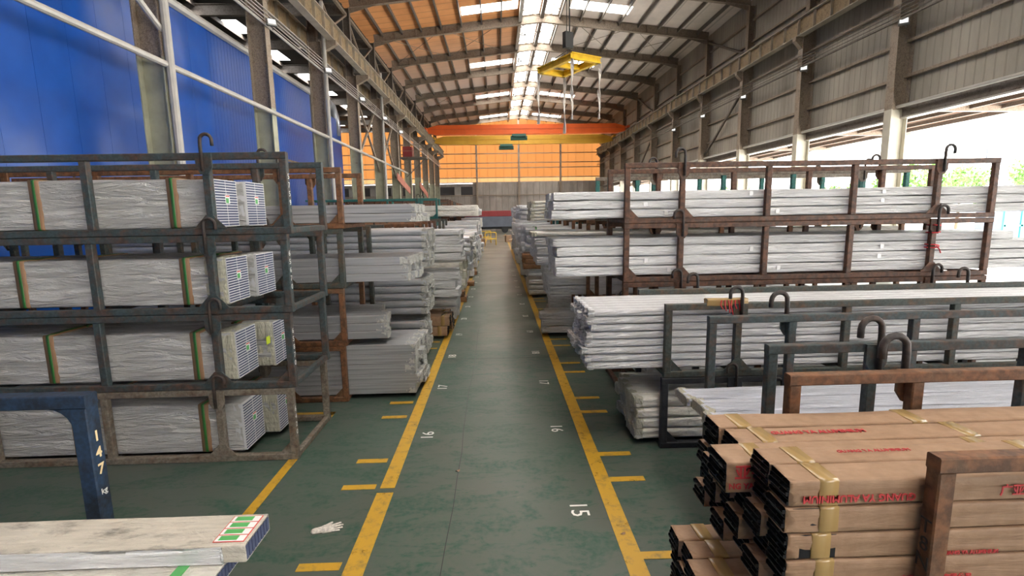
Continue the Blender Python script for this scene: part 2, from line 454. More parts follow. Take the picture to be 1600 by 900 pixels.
# ridge web lacing and roof rods
for i in range(len(YC)-1):
    ya, yb = YC[i], YC[i+1]; mb = MB(); n = 4
    for j in range(n):
        a, b = ya+(yb-ya)*j/n, ya+(yb-ya)*(j+1)/n
        if j % 2: mb.bar((1.95, a, 15.4), (3.2, b, 15.55), .05, .05); mb.bar((4.4, a, 15.4), (3.4, b, 15.55), .05, .05)
        else: mb.bar((3.2, a, 15.55), (1.95, b, 15.4), .05, .05); mb.bar((3.4, a, 15.55), (4.4, b, 15.4), .05, .05)
    if i % 3 == 1:
        for x0 in (-7.5, -3.4, 5.5, 9.6):
            z0, z1 = zraf(x0)+.3, zraf(x0+4)+.3
            mb.tube([(x0, ya, z0), (x0+4, yb, z1)], .018, 5); mb.tube([(x0+4, ya, z1), (x0, yb, z0)], .018, 5)
    struct(mb.obj('trim_roof_bracing', 'beam'))
for i, y in enumerate(YC[2:12]):
    mb = MB(); yy = y-1.2
    tbl = thing('pendant_lamp', 'small round pendant lamp under the ridge rooflight, %s from the near end' % ['first', 'second', 'third', 'fourth', 'fifth', 'sixth', 'seventh', 'eighth', 'ninth', 'tenth'][i], 'lamp', (1.95, yy, 14.0), 0, 'pendant lamps under the ridge')
    MB().tube([(0, 0, .3), (0, 0, 1.3)], .012, 5).obj('cord', 'cable', tbl)
    MB().tube([(0, 0, .3), (0, 0, .2), (0, 0, .1), (0, 0, 0)], [.04, .09, .12, .22], 12, caps=False).obj('lamp_shade', 'lamp_metal', tbl)
    MB().tube([(0, 0, .12), (0, 0, .03), (0, 0, -.02)], [.05, .09, .04], 10).obj('bulb', 'lamp_lit', tbl, True)

# end wall
mb = MB()
pts = [(-34, 7.62), (XR, 7.62), (XR, zroof(XR)), (XC, zroof(XC)), (XL-.1, zroof(XL)), (-34, zroof(XL)-.1)]
struct(MB().add([(a, Y1, b) for a, b in pts], [tuple(range(6))]).obj('wall_end_upper', 'orange_sheet'))
struct(MB().add([(-34, Y1, 6.95), (XR, Y1, 6.95), (XR, Y1, 7.5), (-34, Y1, 7.5)], [(0, 1, 2, 3)]).obj('wall_end_strip', 'pale_sheet'))
mb = MB()
mb.box(-3.4, -2.6, Y1, Y1+.12, 0, 6.95); mb.box(-2.6, XR+.2, Y1, Y1+.12, 0, 6.95)
mb.box(-34, -3.4, Y1, Y1+.12, 0, 5.0); mb.box(-34, -3.4, Y1, Y1+.12, 6.35, 6.75)
struct(mb.obj('wall_end_lower', 'wall_end_grey'))
mb = MB().box(-34, -3.4, Y1+.5, Y1+.6, 5, 6.4)
struct(mb.obj('window_5', 'dark'))
mb = MB()
for x in range(-33, -3, 3): mb.box(x, x+.9, Y1-.05, Y1+.1, 5.0, 6.4)
struct(mb.obj('trim_window_piers', 'concrete'))
mb = MB()
for z in (7.55, 8.9, 9.6, 10.9, 12.2, 5.1): mb.box(-34, XR, Y1-.14, Y1-.02, z-.06, z+.06)
struct(mb.obj('trim_end_girts', 'beam'))
for x in (-31, -25, -19, -13.5, -2.75, 3.25, 9.2):
    struct(MB().box(x-.13, x+.13, Y1-.45, Y1-.15, 0, zroof(max(x, XL))-.2).obj('column', 'beam' if x < -3 else 'cream_paint' if False else 'beam'))
struct(MB().box(-34, -3.4, Y1-.5, Y1-.02, 6.78, 6.92).obj('trim_painted_gap_light', 'label_white'))  # white strip painted in place of daylight through a gap above the windows
# outside behind the end wall
struct(MB().box(-60, 60, Y1+6, 190, -.22, -.02).obj('floor_yard', 'yard'))

# near end wall behind the camera
struct(MB().box(-34, XR, Y0-.06, Y0, 0, 15.8).obj('wall_near', 'wall_end_grey'))
# right wall
struct(MB().box(XR, XR+.06, Y0, Y1, 6.1, zroof(XR)).obj('wall_right', 'wall_grey'))
mb = MB()
for z in (7.15, 8.36, 9.8, 12.0, 13.2): mb.box(XR-.16, XR, Y0, Y1, z-.05, z+.05)
struct(mb.obj('trim_girts', 'beam'))
struct(MB().tube([(XR-.3, Y0, 6.1), (XR-.3, Y1, 6.1)], .06, 8).obj('trim_rail', 'pipe'))
struct(MB().box(XR-.1, XR+.1, Y0, Y1, 5.75, 6.1).obj('trim_channel', 'beam_dark'))
struct(MB().box(XR-.16, XR+.14, Y0, Y1, 5.68, 5.74).obj('trim_lower_edge', 'pipe'))
# low block wall far down the right side
mb = MB().box(XR, XR+.15, 65, Y1, 0, 5.8)
struct(mb.obj('wall_right_lower', 'wall_grey'))
# canopy outside the opening
cz = lambda x: 6.15-(x-XR)*.0
struct(MB().prism([(XR+.2, 6.25), (20.0, 6.15), (20.0, 6.2), (XR+.2, 6.3)], 1, Y0, Y1).obj('ceiling_canopy', 'canopy'))
mb = MB()
for x in (16.2, 17.4, 18.6, 19.7): mb.box(x-.04, x+.04, Y0, Y1, 6.0, 6.16)
struct(mb.obj('trim_canopy_purlins', 'beam_dark'))
mb = MB()
for y in YC: mb.bar((XR+.2, y, 6.05), (20, y, 5.98), .14, .2)
struct(mb.obj('trim_canopy_beams', 'beam'))
struct(MB().box(19.9, 20.1, Y0, Y1, 6.05, 6.3).obj('trim_canopy_edge', 'duct'))

def icol(mb, x, y, z0, z1, d, fw, m):
    mb.box(x-d/2, x-d/2+.03, y-fw/2, y+fw/2, z0, z1, m); mb.box(x+d/2-.03, x+d/2, y-fw/2, y+fw/2, z0, z1, m)
    mb.box(x-d/2+.03, x+d/2-.03, y-.015, y+.015, z0, z1, m)
RXs = 14.25; LXs = -7.35
for i, y in enumerate(YC):
    for s in (-1, 1):
        x = XL if s < 0 else XR-.32
        mb = MB()
        icol(mb, x, y, 0, 6.0 if s > 0 else 6.3, .62, .36, 'cream_paint' if s > 0 else 'olive_paint')
        icol(mb, x, y, 6.0 if s > 0 else 6.3, 10.35, .62, .36, 'beam')
        xu = x+(.1 if s > 0 else -.1)
        icol(mb, xu, y, 10.35, 13.95, .40, .3, 'beam_dark' if s < 0 else 'beam')
        xb = RXs if s > 0 else LXs
        # corbel
        e = -1 if s > 0 else 1
        xa = x+e*.31
        mb.prism([(min(xa, xb+e*.22), 10.0), (max(xa, xb+e*.22), 10.0), (max(xa, xb+e*.22), 10.38), (min(xa, xb+e*.22), 10.38)] if False else
                 ([(xb-.22, 10.2), (xa, 9.85), (xa, 10.38), (xb-.22, 10.38)] if s > 0 else [(xa, 9.85), (xb+.22, 10.2), (xb+.22, 10.38), (xa, 10.38)]), 1, y-.13, y+.13, 'beam')
        struct(mb.obj('column'))
# runway beams
for s, xb in ((-1, LXs), (1, RXs)):
    mb = MB()
    mb.ibeam((xb, Y0, 10.78), (xb, Y1-1, 10.78), .34, .8, 'runway', .035, mf='runway_flange')
    y = Y0+.5
    while y < Y1-1:
        mb.box(xb-.14, xb+.14, y-.01, y+.01, 10.42, 11.14, 'runway_flange'); y += 1.15
    mb.box(xb-.035, xb+.035, Y0, Y1-1, 11.18, 11.3, 'beam_dark')
    struct(mb.obj('trim_crane_runway'))
    mb = MB()
    e = 1 if s < 0 else -1
    xc = (XL+.35) if s < 0 else XR-.7
    for k in range(5): mb.tube([(xc, Y0, 9.0+.13*k), (xc, Y1-1, 9.0+.13*k)], .018 if k else .05, 5)
    struct(mb.obj('trim_cable_run', 'pipe' if s < 0 else 'beam_dark'))
# left colonnade: second runway (next bay), lattice between, tie rail, braces
mb = MB(); mb.ibeam((XL-.75, Y0, 10.78), (XL-.75, Y1-1, 10.78), .34, .8, 'runway', .035, mf='runway_flange')
y = Y0+.5
while y < Y1-1:
    mb.box(XL-.89, XL-.61, y-.01, y+.01, 10.42, 11.14, 'runway_flange'); y += 1.15
struct(mb.obj('trim_crane_runway'))
struct(MB().tube([(XL+.36, Y0, 6.12), (XL+.36, 45, 6.12)], .075, 10).obj('trim_tie_rail', 'pipe'))
mb = MB()
for i in range(len(YC)-1):
    a, b = YC[i], YC[i+1]
    mb.bar((XL-.1, a, 13.6), (XL-.1, (a+b)/2, 12.0), .09, .09); mb.bar((XL-.1, b, 13.6), (XL-.1, (a+b)/2, 12.0), .09, .09)
    mb.bar((XL-.1, a, 13.6), (XL-.1, b, 13.6), .14, .14); mb.bar((XL-.1, a, 11.9), (XL-.1, b, 11.9), .1, .1)
struct(mb.obj('trim_eave_lattice', 'beam'))
for (i, za, zb, m) in ((6, 5.5, 9.9, 'beam'), (7, 5.5, 9.9, 'beam')):
    mb = MB()
    mb.bar((XL, YC[i], za), (XL, YC[i+1], zb), .12, .12); mb.bar((XL, YC[i], zb), (XL, YC[i+1], za), .12, .12)
    struct(mb.obj('trim_cross_brace', m))
struct(MB().tube([(XL+.3, YC[3]-.1, 6.9), (XL+.3, YC[2], 10.2)], .07, 8).obj('trim_brace', 'pipe'))
for i in (6, 9):
    struct(MB().bar((XR-.25, YC[i], 9.8), (XR-.25, YC[i+1], 6.3), .12, .12).obj('trim_cross_brace', 'beam_dark'))
    struct(MB().bar((XR-.25, YC[i], 11.3), (XR-.25, YC[i+1], 13.8), .12, .12).obj('trim_cross_brace', 'beam_dark'))
# downpipes
for i, y in enumerate(YC[1:9]):
    x = XR-.12
    if i % 2: struct(MB().tube([(x, y+.5, 5.7), (x, y+.5, 14)], .07, 8).obj('trim_downpipe', 'pipe'))
for y, z0 in ((YC[3]+.02, 0), (YC[5], 0), (YC[7], 0)):
    struct(MB().tube([(XL+.42, y-.12, 0), (XL+.42, y-.12, 12)], .095, 10).obj('trim_downpipe', 'pipe'))

# blue partition wall
XB = -9.1
mb = MB(); y = Y0
while y < 16.5:
    mb.box(XB-.05, XB, y+.006, y+.9, 0, 8.5); y += .9
struct(mb.obj('wall_left_panels', 'blue_panel'))
struct(MB().box(XB-.06, XB-.01, y, 26.0, 0, 8.5).obj('wall_left_ribbed', 'blue_sheet'))
struct(MB().box(XB-.06, XB-.01, 26.3, 30.8, 0, 8.0).obj('wall_left_end', 'blue_sheet'))
struct(MB().box(XB-.06, XB-.01, 26.0, 26.3, 0, 8.6).obj('trim_gap_post', 'dark'))
struct(MB().tube([(XB+.02, Y0, 8.55), (XB+.02, 26, 8.55)], .13, 8).obj('trim_top_pipe', 'pipe'))
struct(MB().box(XB-.0, XB+.06, 21.5, 30.8, 4.9, 4.98).obj('trim_low_rail', 'runway'))
mb = MB()
for q in range(3): mb.tube([(XB+.15, Y0+i*2.0, 5.95-.06*q-.12*math.sin(math.pi*((i*2.0+.5) % 5.75)/5.75)) for i in range(18)], .022, 4)
struct(mb.obj('trim_wall_cables', 'cable'))
# adjacent bay on the left
mb = MB()
for (a, b) in ((-34, -26.5), (-25.6, -21.0), (-20.0, -16.5), (-15.6, -12.5), (-11.9, XL-.5)):
    mb.add([(a, Y0, 14.4), (b, Y0, 14.4), (b, Y1, 14.4), (a, Y1, 14.4)], [(3, 2, 1, 0)])
for (a, b) in ((-26.5, -25.6), (-21, -20), (-16.5, -15.6), (-12.5, -11.9)):
    y = Y0
    while y < Y1:
        mb.add([(a, y, 14.4), (b, y, 14.4), (b, y+3.4, 14.4), (a, y+3.4, 14.4)], [(3, 2, 1, 0)]); y += 5.75
struct(mb.obj('ceiling_left_bay', 'roof_dark'))
struct(MB().box(-34.1, -34, Y0, Y1, 0, 14.4).obj('wall_far_left', 'roof_dark'))
mb = MB()
for y in YC: mb.ibeam((-33.9, y, 13.9), (XL-.3, y, 13.9), .24, .6, 'beam_dark', .03)
for x in (-12.2, -16, -20.5, -26): mb.box(x-.5, x-.44, Y0, Y1, 14.1, 14.35, 'beam_dark')
struct(mb.obj('trim_left_bay_beams'))
# duct over the blue wall
t_ = thing('ventilation_duct', 'round galvanised duct bending down past the end of the blue wall', 'duct', (XB-.6, 25, 8.7))
MB().tube([(0, 0, 0), (0.1, 2, .05), (.3, 4.0, .1), (.4, 4.8, -.1), (.45, 5.2, -.6), (.45, 5.3, -1.6)], [.3, .3, .3, .3, .28, .26], 14).obj('duct_run', 'duct', t_, True)
MB().tube([(.1, 2, .05), (.1, 2.12, .05)], .34, 14).obj('flange', 'duct', t_)

# floodlights on the columns
fl = None; nf = 0
ordn = ['nearest', 'second', 'third', 'fourth', 'fifth', 'sixth', 'seventh']
for s in (1, -1):
    for j, i in enumerate(range(3, 9)):
        y = YC[i]-.35; x = (XR-.62) if s > 0 else XL+.62; z = 8.9 if s > 0 else 9.0
        if fl is None:
            fl = thing('floodlight', '', 'floodlight', (x, y, z), 0, 'floodlights on the columns')
            MB().cbox(-.16, .16, -.06, .06, -.13, .13, None, .02).obj('housing', 'lamp_metal', fl)
            MB().box(-.12, .12, -.068, -.055, -.09, .09).obj('lamp_glass', 'lamp_lit', fl)
            MB().bar((0, .05, 0), (.1, .35, .05), .04, .04).obj('bracket', 'lamp_metal', fl)
            kids_map(fl); o = fl
        else: o = copy_tree(fl)
        o.location = (x, y, z); o.rotation_euler = (R(-25), 0, R(-35 if s > 0 else 35))
        o['label'] = 'white floodlight on the %s column of the %s' % (ordn[j], 'grey sheet wall' if s > 0 else 'row beside the blue wall')

# ------------------------------------------------------------------ cranes
def crane(name, label, y, zt, h, mat, mat2, x0, x1, trolley_x):
    t = thing(name, label, 'crane', (0, y, 0))
    mb = MB()
    for dy in (-.25, .25):
        pass
    taper = 1.1
    outl = [(x0, zt-h*.75), (x0+taper, zt-h), (x1-taper, zt-h), (x1, zt-h*.75), (x1, zt-h*.35), (x1-taper*1.2, zt), (x0+taper*1.2, zt), (x0, zt-h*.35)]
    mb.prism(outl, 1, -.3, .3, mat).obj('girder', None, t)
    MB().box(x0+.6, x1-.6, -.34, -.3, zt-h*.48, zt-h*.43).obj('side_rail', mat2, t)
    for x in (x0+.1, x1-.1):
        MB().box(x-.15, x+.15, -1.3, 1.3, 11.3, 11.55).obj('end_carriage', mat2, t)
        for dy in (-1.0, 1.0): MB().tube([(x-.05, dy, 11.36), (x+.05, dy, 11.36)], .06, 12).obj('wheel', 'cable', t)
    hz = MB().box(trolley_x-.75, trolley_x+.75, -.55, .55, zt-h-.28, zt-h-.02).obj('hoist', 'pulley_green', t)
    MB().tube([(trolley_x-.9, 0, zt-h-.4), (trolley_x+.9, 0, zt-h-.4)], .24, 12).obj('drum', 'pulley_green', hz)
    if y > 20: MB().tube([(trolley_x, 0, zt-h-.5), (trolley_x, 0, zt-h-2)], .02, 5).obj('wire_rope', 'cable', hz)
    return t
crane('overhead_crane', 'orange overhead travelling crane spanning the whole hall', 56.0, 11.95, 1.0, 'crane_orange', 'crane_orange_dark', -7.5, 14.3, 2.55)
crane('overhead_crane', 'yellow overhead travelling crane just behind and below the orange one', 62.4, 11.75, 1.0, 'crane_yellow', 'crane_yellow', -7.4, 14.3, 1.3)
# near crane that carries the lifting frame (its girder is above the picture)
crane('overhead_crane', 'near overhead crane girder that holds the yellow lifting frame', 17.57, 12.6, .9, 'crane_yellow', 'crane_yellow', -7.3, 14.2, 2.6)
t = thing('lifting_frame', 'yellow rectangular lifting frame hanging from a crane rope under the roof', 'lifting frame', (2.48, 17.57, 7.35), R(-61))
mb = MB()
for s in (-1, 1):
    mb.ibeam((-.95, s*.5, 0), (.95, s*.5, 0), .14, .2, 'frame_yellow', .025)
    mb.ibeam((s*.93, -.6, 0), (s*.93, .6, 0), .14, .2, 'frame_yellow', .025)
mb.ibeam((0, -.5, 0), (0, .5, 0), .12, .18, 'frame_yellow', .025)
mb.obj('steel_frame', None, t)
blk = MB().cbox(-.09, .09, -.16, .16, .55, 1.05).obj('hook_block', 'cable', t)
mb = MB()
for dx, dy in ((-.07, 0), (.07, 0), (0, .08)): mb.tube([(dx, dy, 1.0), (dx, dy, 3.7)], .012, 5)
mb.obj('wire_rope', 'cable', t)
mb = MB()
for sx in (-1, 1):
    for sy in (-1, 1): mb.tube([(sx*.8, sy*.45, .1), (0, 0, .5)], .014, 5)
mb.obj('sling_chain', 'cable', t)
for (sx, sy, L) in ((-1, -1, 1.7), (1, -1, 1.85), (-1, 1, 1.95), (1, 1, 1.75)):
    mb = MB(); prev = None; vs = []; fs = []
    for q in range(15):
        z = -.08-L*q/14; a = q*.45*(1 if sx > 0 else .6); wv = .045+.012*math.sin(q*1.1)
        cx, cy = sx*.95+.02*math.sin(q*.7), sy*.56
        for e in ((-1, -1), (1, -1), (1, 1), (-1, 1)):
            vs.append((cx+wv*e[0]*math.cos(a)-.012*e[1]*math.sin(a), cy+wv*e[0]*math.sin(a)+.012*e[1]*math.cos(a), z))
    for q in range(14):
        for k in range(4): fs.append((q*4+k, q*4+(k+1) % 4, q*4+4+(k+1) % 4, q*4+4+k))
    fs += [(3, 2, 1, 0), (56, 57, 58, 59)]
    MB().add(vs, fs).obj('webbing_strap', 'web_strap', t)
# service platform on left runway
t = thing('service_platform', 'small dark red service platform with railing on the left runway', 'platform', (LXs+.9, 44, 7.2))
MB().box(-1.6, .6, -.8, .8, 0, .12).obj('deck', 'beam_dark', t)
mb = MB()
for x in (-1.5, -.5, .5):
    mb.bar((x, -.75, .1), (x, -.75, 1.1), .04, .04)
for z in (.6, 1.1): mb.bar((-1.5, -.75, z), (.5, -.75, z), .04, .04)
mb.obj('railing', 'beam', t)
MB().bar((.4, 0, 0), (-1.2, 0, -1.5), .08, .08).obj('brace', 'beam_dark', t)
MB().cbox(-1.4, -.6, -.4, .4, .12, 1.0).obj('winch_box', 'truck_red', t)
for n, (y, lab) in enumerate(((39.6, 'nearer faded red sloping board between the left columns'), (51.0, 'farther faded red sloping board between the left columns'))):
    tag(MB().add([(0, 0, .9), (0, 5.6, 0), (0, 5.6, .55), (0, 0, 1.45), (-.05, 0, .9), (-.05, 5.6, 0), (-.05, 5.6, .55), (-.05, 0, 1.45)],
        [(0, 1, 2, 3), (7, 6, 5, 4), (3, 2, 6, 7), (0, 4, 5, 1), (0, 3, 7, 4), (1, 5, 6, 2)]).obj('red_board', 'red_board', None, False, (XL+.5, y, 4.3)), lab, 'board')

# ------------------------------------------------------------------ floor markings
tick = [3.3, 4.36]
for k in range(0, 26): tick += [4.86+1.6*k, 5.96+1.6*k+.02]
def line_mesh(side):
    mb = MB(); x = -1.07 if side < 0 else .94
    z = .004
    def quad(x0, x1, y0, y1, jit=0):
        n = max(1, int(abs(y1-y0)/.25)) if abs(y1-y0) > abs(x1-x0) else 1
        mb.box(x0, x1, y0, y1, .0005, z)
    if side < 0:
        mb.box(x-.075, x+.075, 1.0, 4.25, .0005, z); mb.box(x-.065, x+.07, 4.33, 60, .0005, z)
    else: mb.box(x-.07, x+.07, 1.0, 60, .0005, z)
    for y in tick:
        if side < 0: mb.box(x-.42, x-.11, y-.04, y+.04, .0005, z)
        else: mb.box(x+.07, x+.40, y-.04, y+.04, .0005, z)
    return mb
struct(line_mesh(-1).obj('floor_line', 'yellow')); struct(line_mesh(1).obj('floor_line', 'yellow'))
struct(MB().box(-2.22, -2.13, 2.9, 6.2, .0005, .004).obj('floor_line', 'yellow'))
struct(MB().box(-3.4, -2.13, 6.12, 6.2, .0005, .004).obj('floor_line', 'yellow'))
for n in range(16, 27):
    y = 5.43+1.6*(n-16)
    o = lettering(str(n), .2, 'white_paint', (-.84, y, .002), (0, 0, R(90)), name='painted_number')
    tag(o, 'white painted number %d on the floor beside the left yellow line' % n, 'floor number', 'painted bay numbers')
for n in range(15, 27):
    y = 3.9+1.62*(n-15)
    o = lettering(str(n), .22 if n < 16 else .2, 'white_paint', (.64, y, .002), (0, 0, R(-90)), name='painted_number')
    tag(o, 'white painted number %d on the floor beside the right yellow line' % n, 'floor number', 'painted bay numbers')

mb = MB()
for i in range(60):
    a = 1.5+i*.5; f = lambda q: -.44+.012*math.sin(q*1.7)+.006*math.sin(q*5.3)
    mb.bar((f(a), a, .0), (f(a+.5), a+.5, .0), .007, .0016)
mb.box(-2.0, 2.4, 8.44, 8.45, .0, .0012); mb.box(-2.0, 2.4, 14.84, 14.85, .0, .0012)
struct(mb.obj('floor_seam', 'black_alu'))
# glove
g = bpy.data.meshes.new('work_glove')
mb = MB()
def cap(a, b, ra, rb):
    a = Vector(a); b = Vector(b); pts = []; rs = []
    d = (b-a).normalized()
    for q in range(4):
        th = math.pi/2*q/3; pts.append(a-d*ra*math.cos(th)); rs.append(max(.0005, ra*math.sin(th)))
    for q in range(4):
        th = math.pi/2*q/3; pts.append(b+d*rb*math.sin(th)); rs.append(max(.0005, rb*math.cos(th)))
    mb.tube(pts, rs, 10)
cap((-.105, 0, .014), (-.03, 0, .014), .032, .036); cap((-.03, .012, .014), (.012, .02, .014), .036, .03); cap((-.03, -.012, .014), (.012, -.02, .014), .036, .03)
for (y0, x1, y1) in ((.034, .088, .052), (.012, .105, .018), (-.012, .10, -.016), (-.033, .078, -.046)): cap((.005, y0, .012), (x1, y1, .012), .0125, .0095)
cap((-.045, .03, .012), (.022, .078, .012), .016, .0105)
glove = mb.obj('work_glove', 'glove', None, True, (-1.41, 3.74, .0))
glove.scale = (1, 1, .62); glove.rotation_euler = (0, 0, R(16))
rm = glove.modifiers.new('r', 'REMESH'); rm.mode = 'VOXEL'; rm.voxel_size = .0025; rm.use_smooth_shade = True
sm = glove.modifiers.new('s', 'SMOOTH'); sm.iterations = 1
tag(glove, 'dirty white cotton work glove lying on the green floor', 'glove')
# litter
for n, (x, y, lab) in enumerate(((-.44, 4.6, 'tan dry leaf scrap on the floor beside the dark seam'), (.93, 3.55, 'small brown scrap of debris lying on the right yellow line'))):
    vs = [(math.cos(a)*(.022+.008*math.sin(a*3)), math.sin(a)*(.016+.004*math.cos(a*2)), .006+.006*math.sin(a*2)) for a in [2*math.pi*q/10 for q in range(10)]]
    o = MB().add(vs+[(0, 0, .002)]+[(a, b, c+.002) for a, b, c in vs]+[(0, 0, .006)], [(i, (i+1) % 10, 10) for i in range(10)][::-1]+[(11+i, 11+(i+1) % 10, 21) for i in range(10)]).obj('leaf_scrap', 'strap' if n else 'kraft', None, False, (x, y, 0))
    tag(o, lab, 'debris')

# ------------------------------------------------------------------ stacking racks
MC = {}
def cached(key, fn):
    if key not in MC: MC[key] = fn()
    return MC[key]
RL, RD, RH = 4.98, 1.05, .775
POSTX = [.035, .76, 1.9, 3.05, 4.18, 4.945]
def hook_mesh(sg, x, y, out, turn=1, big=1.0):
    """cane-shaped lifting hook standing on its plate"""
    pts = [(x, y+out*.045, .60), (x, y+out*.045, .86)]
    r = .05*big
    for q in range(1, 9):
        a = math.pi*q/8
        pts.append((x-sg*turn*(r-r*math.cos(a)), y+out*.045, .86+.02*big+r*math.sin(a)))
    pts.append((x-sg*turn*2*r, y+out*.045, .83))
    return MB().tube(pts, .0145*big, 8)
RACKP = {}
def tiny_rack_mesh(mat, sg):
    mb = MB(); X = lambda a, b: (min(sg*a, sg*b), max(sg*a, sg*b))
    for y in (0, RD-.07):
        mb.box(*X(0, RL), y, y+.07, 0, .065); mb.box(*X(0, RL), y, y+.065, RH-.065, RH)
        for x in POSTX: mb.box(*X(x-.035, x+.035), y, y+.065, .065, RH-.065)
    for x in POSTX: mb.box(*X(x-.03, x+.03), .07, RD-.07, .002, .06)
    return mb.mesh('stacking_rack', mat)
def rack_proto(mat, sg, full=True, bigh=1.0, hookmat='hook'):
    key = (mat, sg, full, bigh)
    if key in RACKP: return RACKP[key]
    t = thing('stacking_rack', '', 'steel rack'); pm = mat.split('|')[-1]; mat = mat.split('|')[0]
    X = lambda a, b: (min(sg*a, sg*b), max(sg*a, sg*b))
    mb = MB()
    for y in (0, RD-.07): mb.cbox(*X(0, RL), y, y+.07, 0, .065)
    for x in POSTX: mb.cbox(*X(x-.03, x+.03), .07, RD-.07, .002, .06)
    mb.obj('base_frame', mat, t)
    for y in (0, RD-.07):
        MB().cbox(*X(0, RL), y, y+.065, RH-.065, RH).obj('top_rail', mat, t)
        if full:
            for x in POSTX: MB().cbox(*X(x-.035, x+.035), y, y+.065, .065, RH-.065).obj('post', pm, t)
        else:
            for x in POSTX[:3]: MB().cbox(*X(x-.035, x+.035), y, y+.065, .065, RH-.065).obj('post', pm, t)
        o = -1 if y == 0 else 1; yy = 0 if y == 0 else RD-.005
        for x in ((POSTX[1], POSTX[4]) if full else (POSTX[1],)):
            pl = MB().prism([(sg*x-.075, RH-.005), (sg*x+.075, RH-.005), (sg*x+.075, RH-.14), (sg*x+.035, RH-.2), (sg*x-.035, RH-.2), (sg*x-.075, RH-.14)], 1, yy-.02 if o < 0 else yy, yy if o < 0 else yy+.02).obj('hook_plate', mat, t)
            hook_mesh(sg, sg*x, yy, o, 1 if x < 2 else (-1 if y == 0 else 1), bigh).obj('lifting_hook', hookmat, pl, True)
    if full:
        for x in (POSTX[1], POSTX[4]):
            mb = MB()
            mb.prism([(sg*x-.15, .065), (sg*x+.15, .065), (sg*x+.035, .19), (sg*x-.035, .19)], 1, -.012, -.001)
            mb.obj('gusset_plate', mat, t)
    for x in (POSTX[0]+.03,):
        MB().prism([(sg*x, .065), (sg*(x+.13), .065), (sg*x, .20)], 1, .02, .035).obj('gusset_plate', mat, t)
    kids_map(t); RACKP[key] = t; t['_used'] = False
    return t
def rack(mat, label, xe, sg, y, tier, full=True, bigh=1.0, group='stacking racks', z=None, rz=0):
    if full == 'tiny': o = ob('stacking_rack', cached(('tr', mat, sg), lambda: tiny_rack_mesh(mat, sg)))
    else:
        p = rack_proto(mat, sg, full, bigh)
        if not p['_used']: p['_used'] = True; o = p
        else: o = copy_tree(p)
    o.location = (xe, y, tier*.78 if z is None else z); o.rotation_euler[2] = rz
    o['label'] = label; o['category'] = 'steel rack'; o['group'] = group
    return o

# ------------------------------------------------------------------ packs of profiles
def ringpts(W, H, r, m):
    """points around a rounded rectangle (y, z) with unit normals"""
    out = []; r = min(r, W*.45, H*.45)
    cs = [(W/2-r, r, -90), (W/2-r, H-r, 0), (-W/2+r, H-r, 90), (-W/2+r, r, 180)]
    for k, (cy, cz_, a0) in enumerate(cs):
        for q in range(4):
            a = R(a0+30*q); out.append((cy+r*math.cos(a), cz_+r*math.sin(a), math.cos(a), math.sin(a)))
        ny, nz = cs[(k+1) % 4][:2]
        a = R(a0+90); p0 = (cy+r*math.cos(a), cz_+r*math.sin(a)); p1 = (ny+r*math.cos(a), nz+r*math.sin(a))
        for q in range(1, m): out.append((p0[0]+(p1[0]-p0[0])*q/m, p0[1]+(p1[1]-p0[1])*q/m, math.cos(a), math.sin(a)))
    return out
def body(sg, L, W, H, seed, amp=.006, r=.015, nx=40, m=5, groove=None, open_=False, x0=0.0, crumple=.0, closed_far=True):
    mb = MB(); ring = ringpts(W, H, r, m); n = len(ring); vs = []; fs = []
    xs = [x0+(L-x0)*((i/nx)**1.5) for i in range(nx+1)]
    for i, x in enumerate(xs):
        ce = crumple*math.exp(-(x-x0)/.12)
        for k, (y, z, ny, nz) in enumerate(ring):
            d = 0
            if amp:
                d = amp*(noise.noise((x*1.3+seed*7, y*16+seed, z*16))*1.4+.5*noise.noise((x*4, y*30+seed*3, z*30)))
                if ce: d += ce*noise.noise((x*25, y*25+seed*5, z*25))
                d = min(d-amp*.35, .0012)
            if groove and abs(ny) > .7:
                for gz in groove:
                    if abs(z-gz*H) < H*.035: d -= .008
            vs.append((sg*x, y+ny*d, max(z+nz*d, .0)))
    for i in range(nx):
        for k in range(n):
            f = (i*n+k, (i+1)*n+k, (i+1)*n+(k+1) % n, i*n+(k+1) % n)
            fs.append(f if sg > 0 else f[::-1])
    # ends
    cy, cz_ = 0, H/2
    if open_:
        o = len(vs)
        for (dx, s) in ((-.0, .975), (.05, .965)):
            for k, (y, z, ny, nz) in enumerate(ring): vs.append((sg*(x0+dx), y*s, cz_+(z-cz_)*s))
        for a, b in ((0, o), (o, o+n)):
            for k in range(n):
                f = (a+k, a+(k+1) % n, b+(k+1) % n, b+k); fs.append(f if sg > 0 else f[::-1])
    else:
        o = len(vs)
        for (dx, s) in ((-.004, .93), (.006, .80)):
            for k, (y, z, ny, nz) in enumerate(ring): vs.append((sg*(x0+dx+.012*noise.noise((y*20, z*20, seed))*(1 if crumple else .3)), y*s, cz_+(z-cz_)*s))
        for a, b in ((0, o), (o, o+n)):
            for k in range(n):
                f = (a+k, a+(k+1) % n, b+(k+1) % n, b+k); fs.append(f if sg > 0 else f[::-1])
        f = tuple(range(o+n, o+2*n)); fs.append(f if sg > 0 else f[::-1])
    f = tuple(range(nx*n, (nx+1)*n)); fs.append(f[::-1] if sg > 0 else f)
    return mb.add(vs, fs)

PP = {}
def proto(key, fn):
    """first call builds the thing; later calls copy it with all its parts"""
    if key not in PP:
        o = fn(); kids_map(o); PP[key] = o; return o
    return copy_tree(PP[key])
def X(sg, a, b): return (min(sg*a, sg*b), max(sg*a, sg*b))

